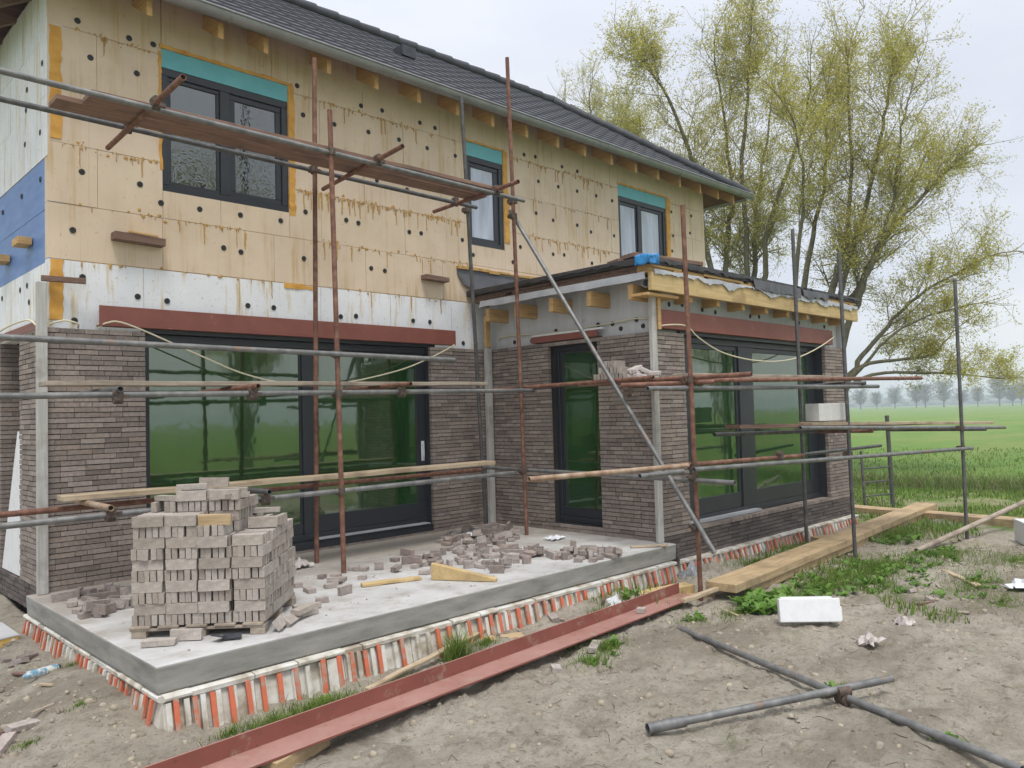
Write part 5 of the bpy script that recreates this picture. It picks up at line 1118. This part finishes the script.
for P, k, r, n in (([bz,(21.2,10.0,3.0),(21.2,9.8,5.1),(21.6,9.3,7.7),(21.7,9.0,10.8)], 1.3, .17, 18), ([bz,(21.6,9.5,3.3),(21.7,9.3,4.8),(22.1,8.9,6.7),(22.0,8.7,11.2)], .2, .2, 22), ([bz,(22.0,9.2,3.3),(22.3,8.7,4.9),(22.8,8.2,6.7),(23.0,7.9,9.1)], -1.1, .15, 18), ([bz,(21.8,9.3,3.6),(22.5,8.6,5.2),(23.7,7.2,8.6)], .9, .15, 18), ([bz,(21.9,9.2,4.4),(22.4,8.5,7.4),(22.8,8.1,9.7),(22.8,7.9,10.8)], -.4, .11, 18), ([bz,(22.3,8.8,4.7),(23.1,7.9,6.6),(23.9,7.1,7.7),(24.2,6.7,8.3)], .5, .10, 16), ([bz,(21.0,10.1,4.4),(21.1,9.8,7.2),(20.9,9.9,9.2)], -.8, .10, 14), ([bz,(22.0,9.2,2.0),(22.6,8.6,3.2),(23.5,7.6,4.5),(24.7,6.4,5.4)], .4, .12, 16)):
    T2.stem(leanback(P, k, AX), r*.95, .022, .46, int(n*.95), 2.15)
for P, r, n in (([(21.4,9.9,.6),(22.2,9.0,2.4),(23.1,8.1,2.7),(23.7,7.5,2.8),(24.2,7.0,3.5)], .08, 9), ([(21.4,9.9,.7),(22.3,8.9,2.2),(23.7,7.5,2.3),(24.3,7.0,2.25),(25.1,6.2,2.1)], .07, 9), ([(22.0,9.2,2.0),(23.2,8.0,3.6),(24.6,6.6,4.2)], .06, 9)):
    T2.stem(P, r, .015, .35, n, 1.4)
T2.build('willow_tree', 'tall spreading tree with yellow green leaves, low limbs reaching over the field', 'tree', bz, 'young leaved trees behind the house')
T3 = Tree(33, .10, .4); bz = (29.4,24.5,-.5)
for P, k in (([bz,(29.3,24.0,9),(29.2,23.9,13.5),(29.1,23.9,16.6)],.3), ([bz,(29.8,23.7,9),(30.4,23.2,13.0),(30.6,23,15.4)],-.6), ([bz,(28.8,24.3,9),(28.2,24.6,13.0),(28.0,24.8,15.2)],.5)): T3.stem(leanback(P,k,AX), .2, .03, .5, 22, 2.6)
T3.build('willow_tree', 'smaller tree top showing above the dark roof ridge left of the big trees', 'tree', bz, 'young leaved trees behind the house')
T4 = Tree(34, .09, .5); bz = (30,-7,-.5)
for P in ([bz,(30.3,-7,5),(30,-6.6,10.5)],[bz,(31.5,-7.4,4),(33,-8.2,8.5)],[bz,(29,-6,4),(27.4,-5,8)],[bz,(30.8,-8.2,4),(31.8,-10,8)]): T4.stem(P, .17, .03, .2, 14, 2.2)
T5 = Tree(35, .12, .8); bz5 = (14.5,-14,-.5)
for P in ([bz5,(14.7,-14,5),(14.5,-13.6,11.3)],[bz5,(15.7,-14.4,5),(17.2,-15,10)],[bz5,(13.5,-13.4,5),(11.6,-13,10)],[bz5,(14.9,-15,5),(13.4,-15.6,10.5)]): T5.stem(P, .18, .03, .3, 20, 2.4)
T5.build('willow_tree', 'thin leaved tree that shows only as a dark reflection high in the wide main window', 'tree', bz5, None)
T4.build('willow_tree', 'thin leaved tree across the field, showing only reflected in the extension window', 'tree', bz, None)
# bare trees on the horizon
far = []
for q in range(3):
    s = MB(); rn = random.Random(50+q); s.tube([(0,0,0),(0,0,5),(0,0,11)], [.35,.22,.06], 5, caps=False)
    for _ in range(260):
        z = rn.uniform(2.2,9.5); a = rn.uniform(0,6.28); l = rn.uniform(1.5,6.0)*math.sqrt(max(.05,1-((z-5)/6)**2)); p = Vector((0,0,z)); t_ = p+Vector((math.cos(a)*l*.9, math.sin(a)*l*.9, l*rn.uniform(.2,.9))); mid = p.lerp(t_, .5)+Vector((0,0,.25))
        s.tube([p, mid, t_], [.075,.05,.03], 3, caps=False)
        for _ in range(3): e_ = mid.lerp(t_, rn.random()); s.tube([e_, e_+Vector((rn.gauss(0,.7), rn.gauss(0,.7), rn.uniform(.3,1.3)))], [.055,.03], 3, caps=False)
    me = bpy.data.meshes.new('bare_tree'); me.from_pydata([tuple(p) for p in s.v], [], s.f); me.materials.append(M['bark_far']); far.append(me)
rn = random.Random(6); k = 0; azs = 61.0
while azs < 79.5:
    d = 420+rn.uniform(-25,25); az = R(azs); o = bpy.data.objects.new('bare_tree', far[k % 3]); COL.objects.link(o); o.location = (d*math.sin(az), d*math.cos(az), GZ)
    o.rotation_euler = (0,0,rn.uniform(0,6)); s_ = rn.uniform(.65,1.15); o.scale = (s_, s_, s_*rn.uniform(.9,1.1))
    tag(o, 'bare hazy tree in the row on the horizon beyond the green field', 'tree', 'bare trees in a row on the horizon'); azs += rn.choice((.45,.6,.8,1.1))*rn.uniform(.85,1.15); k += 1
fw_ = MB(); rn = random.Random(61)
for _ in range(1500):
    az = R(rn.uniform(40,95)); d = rn.uniform(900,960); r = rn.uniform(3,9); x, y, z = d*math.sin(az), d*math.cos(az), GZ+rn.uniform(0,5)
    pts = [(x+p[0]*r*rn.uniform(.7,1.3), y+p[1]*r*rn.uniform(.7,1.3), z+p[2]*r*rn.uniform(.5,1.0)) for p in ((1,0,0),(-1,0,0),(0,1,0),(0,-1,0),(0,0,1),(0,0,-1))]
    fw_.add(pts, [(0,2,4),(2,1,4),(1,3,4),(3,0,4),(2,0,5),(1,2,5),(3,1,5),(0,3,5)])
m_ = leafmat('far_wood', [(0,(.05,.07,.05)),(.5,(.09,.10,.07)),(1,(.13,.12,.10))], 0)
tag(fw_.build('far_wood', m_), 'low dark wood along the horizon behind the row of bare trees', 'wood', None, 'stuff')
# ---------------------------------------------------------------- haze
hz = MB(); hz.box((-2700,-2700,-2),(3700,3700,19))
hm = bpy.data.materials.new('haze'); hm.use_nodes = True; t = hm.node_tree; t.nodes.remove(t.nodes['Principled BSDF'])
pv = t.nodes.new('ShaderNodeVolumePrincipled'); pv.inputs['Color'].default_value = (.80,.86,.97,1); pv.inputs['Density'].default_value = .0013; pv.inputs['Anisotropy'].default_value = .2
t.links.new(pv.outputs[0], t.nodes['Material Output'].inputs['Volume'])
HAZE = True
if HAZE: tag(hz.build('haze', hm), 'thin pale haze in the air over the fields', 'haze', None, 'stuff')
S.cycles.volume_bounces = 1
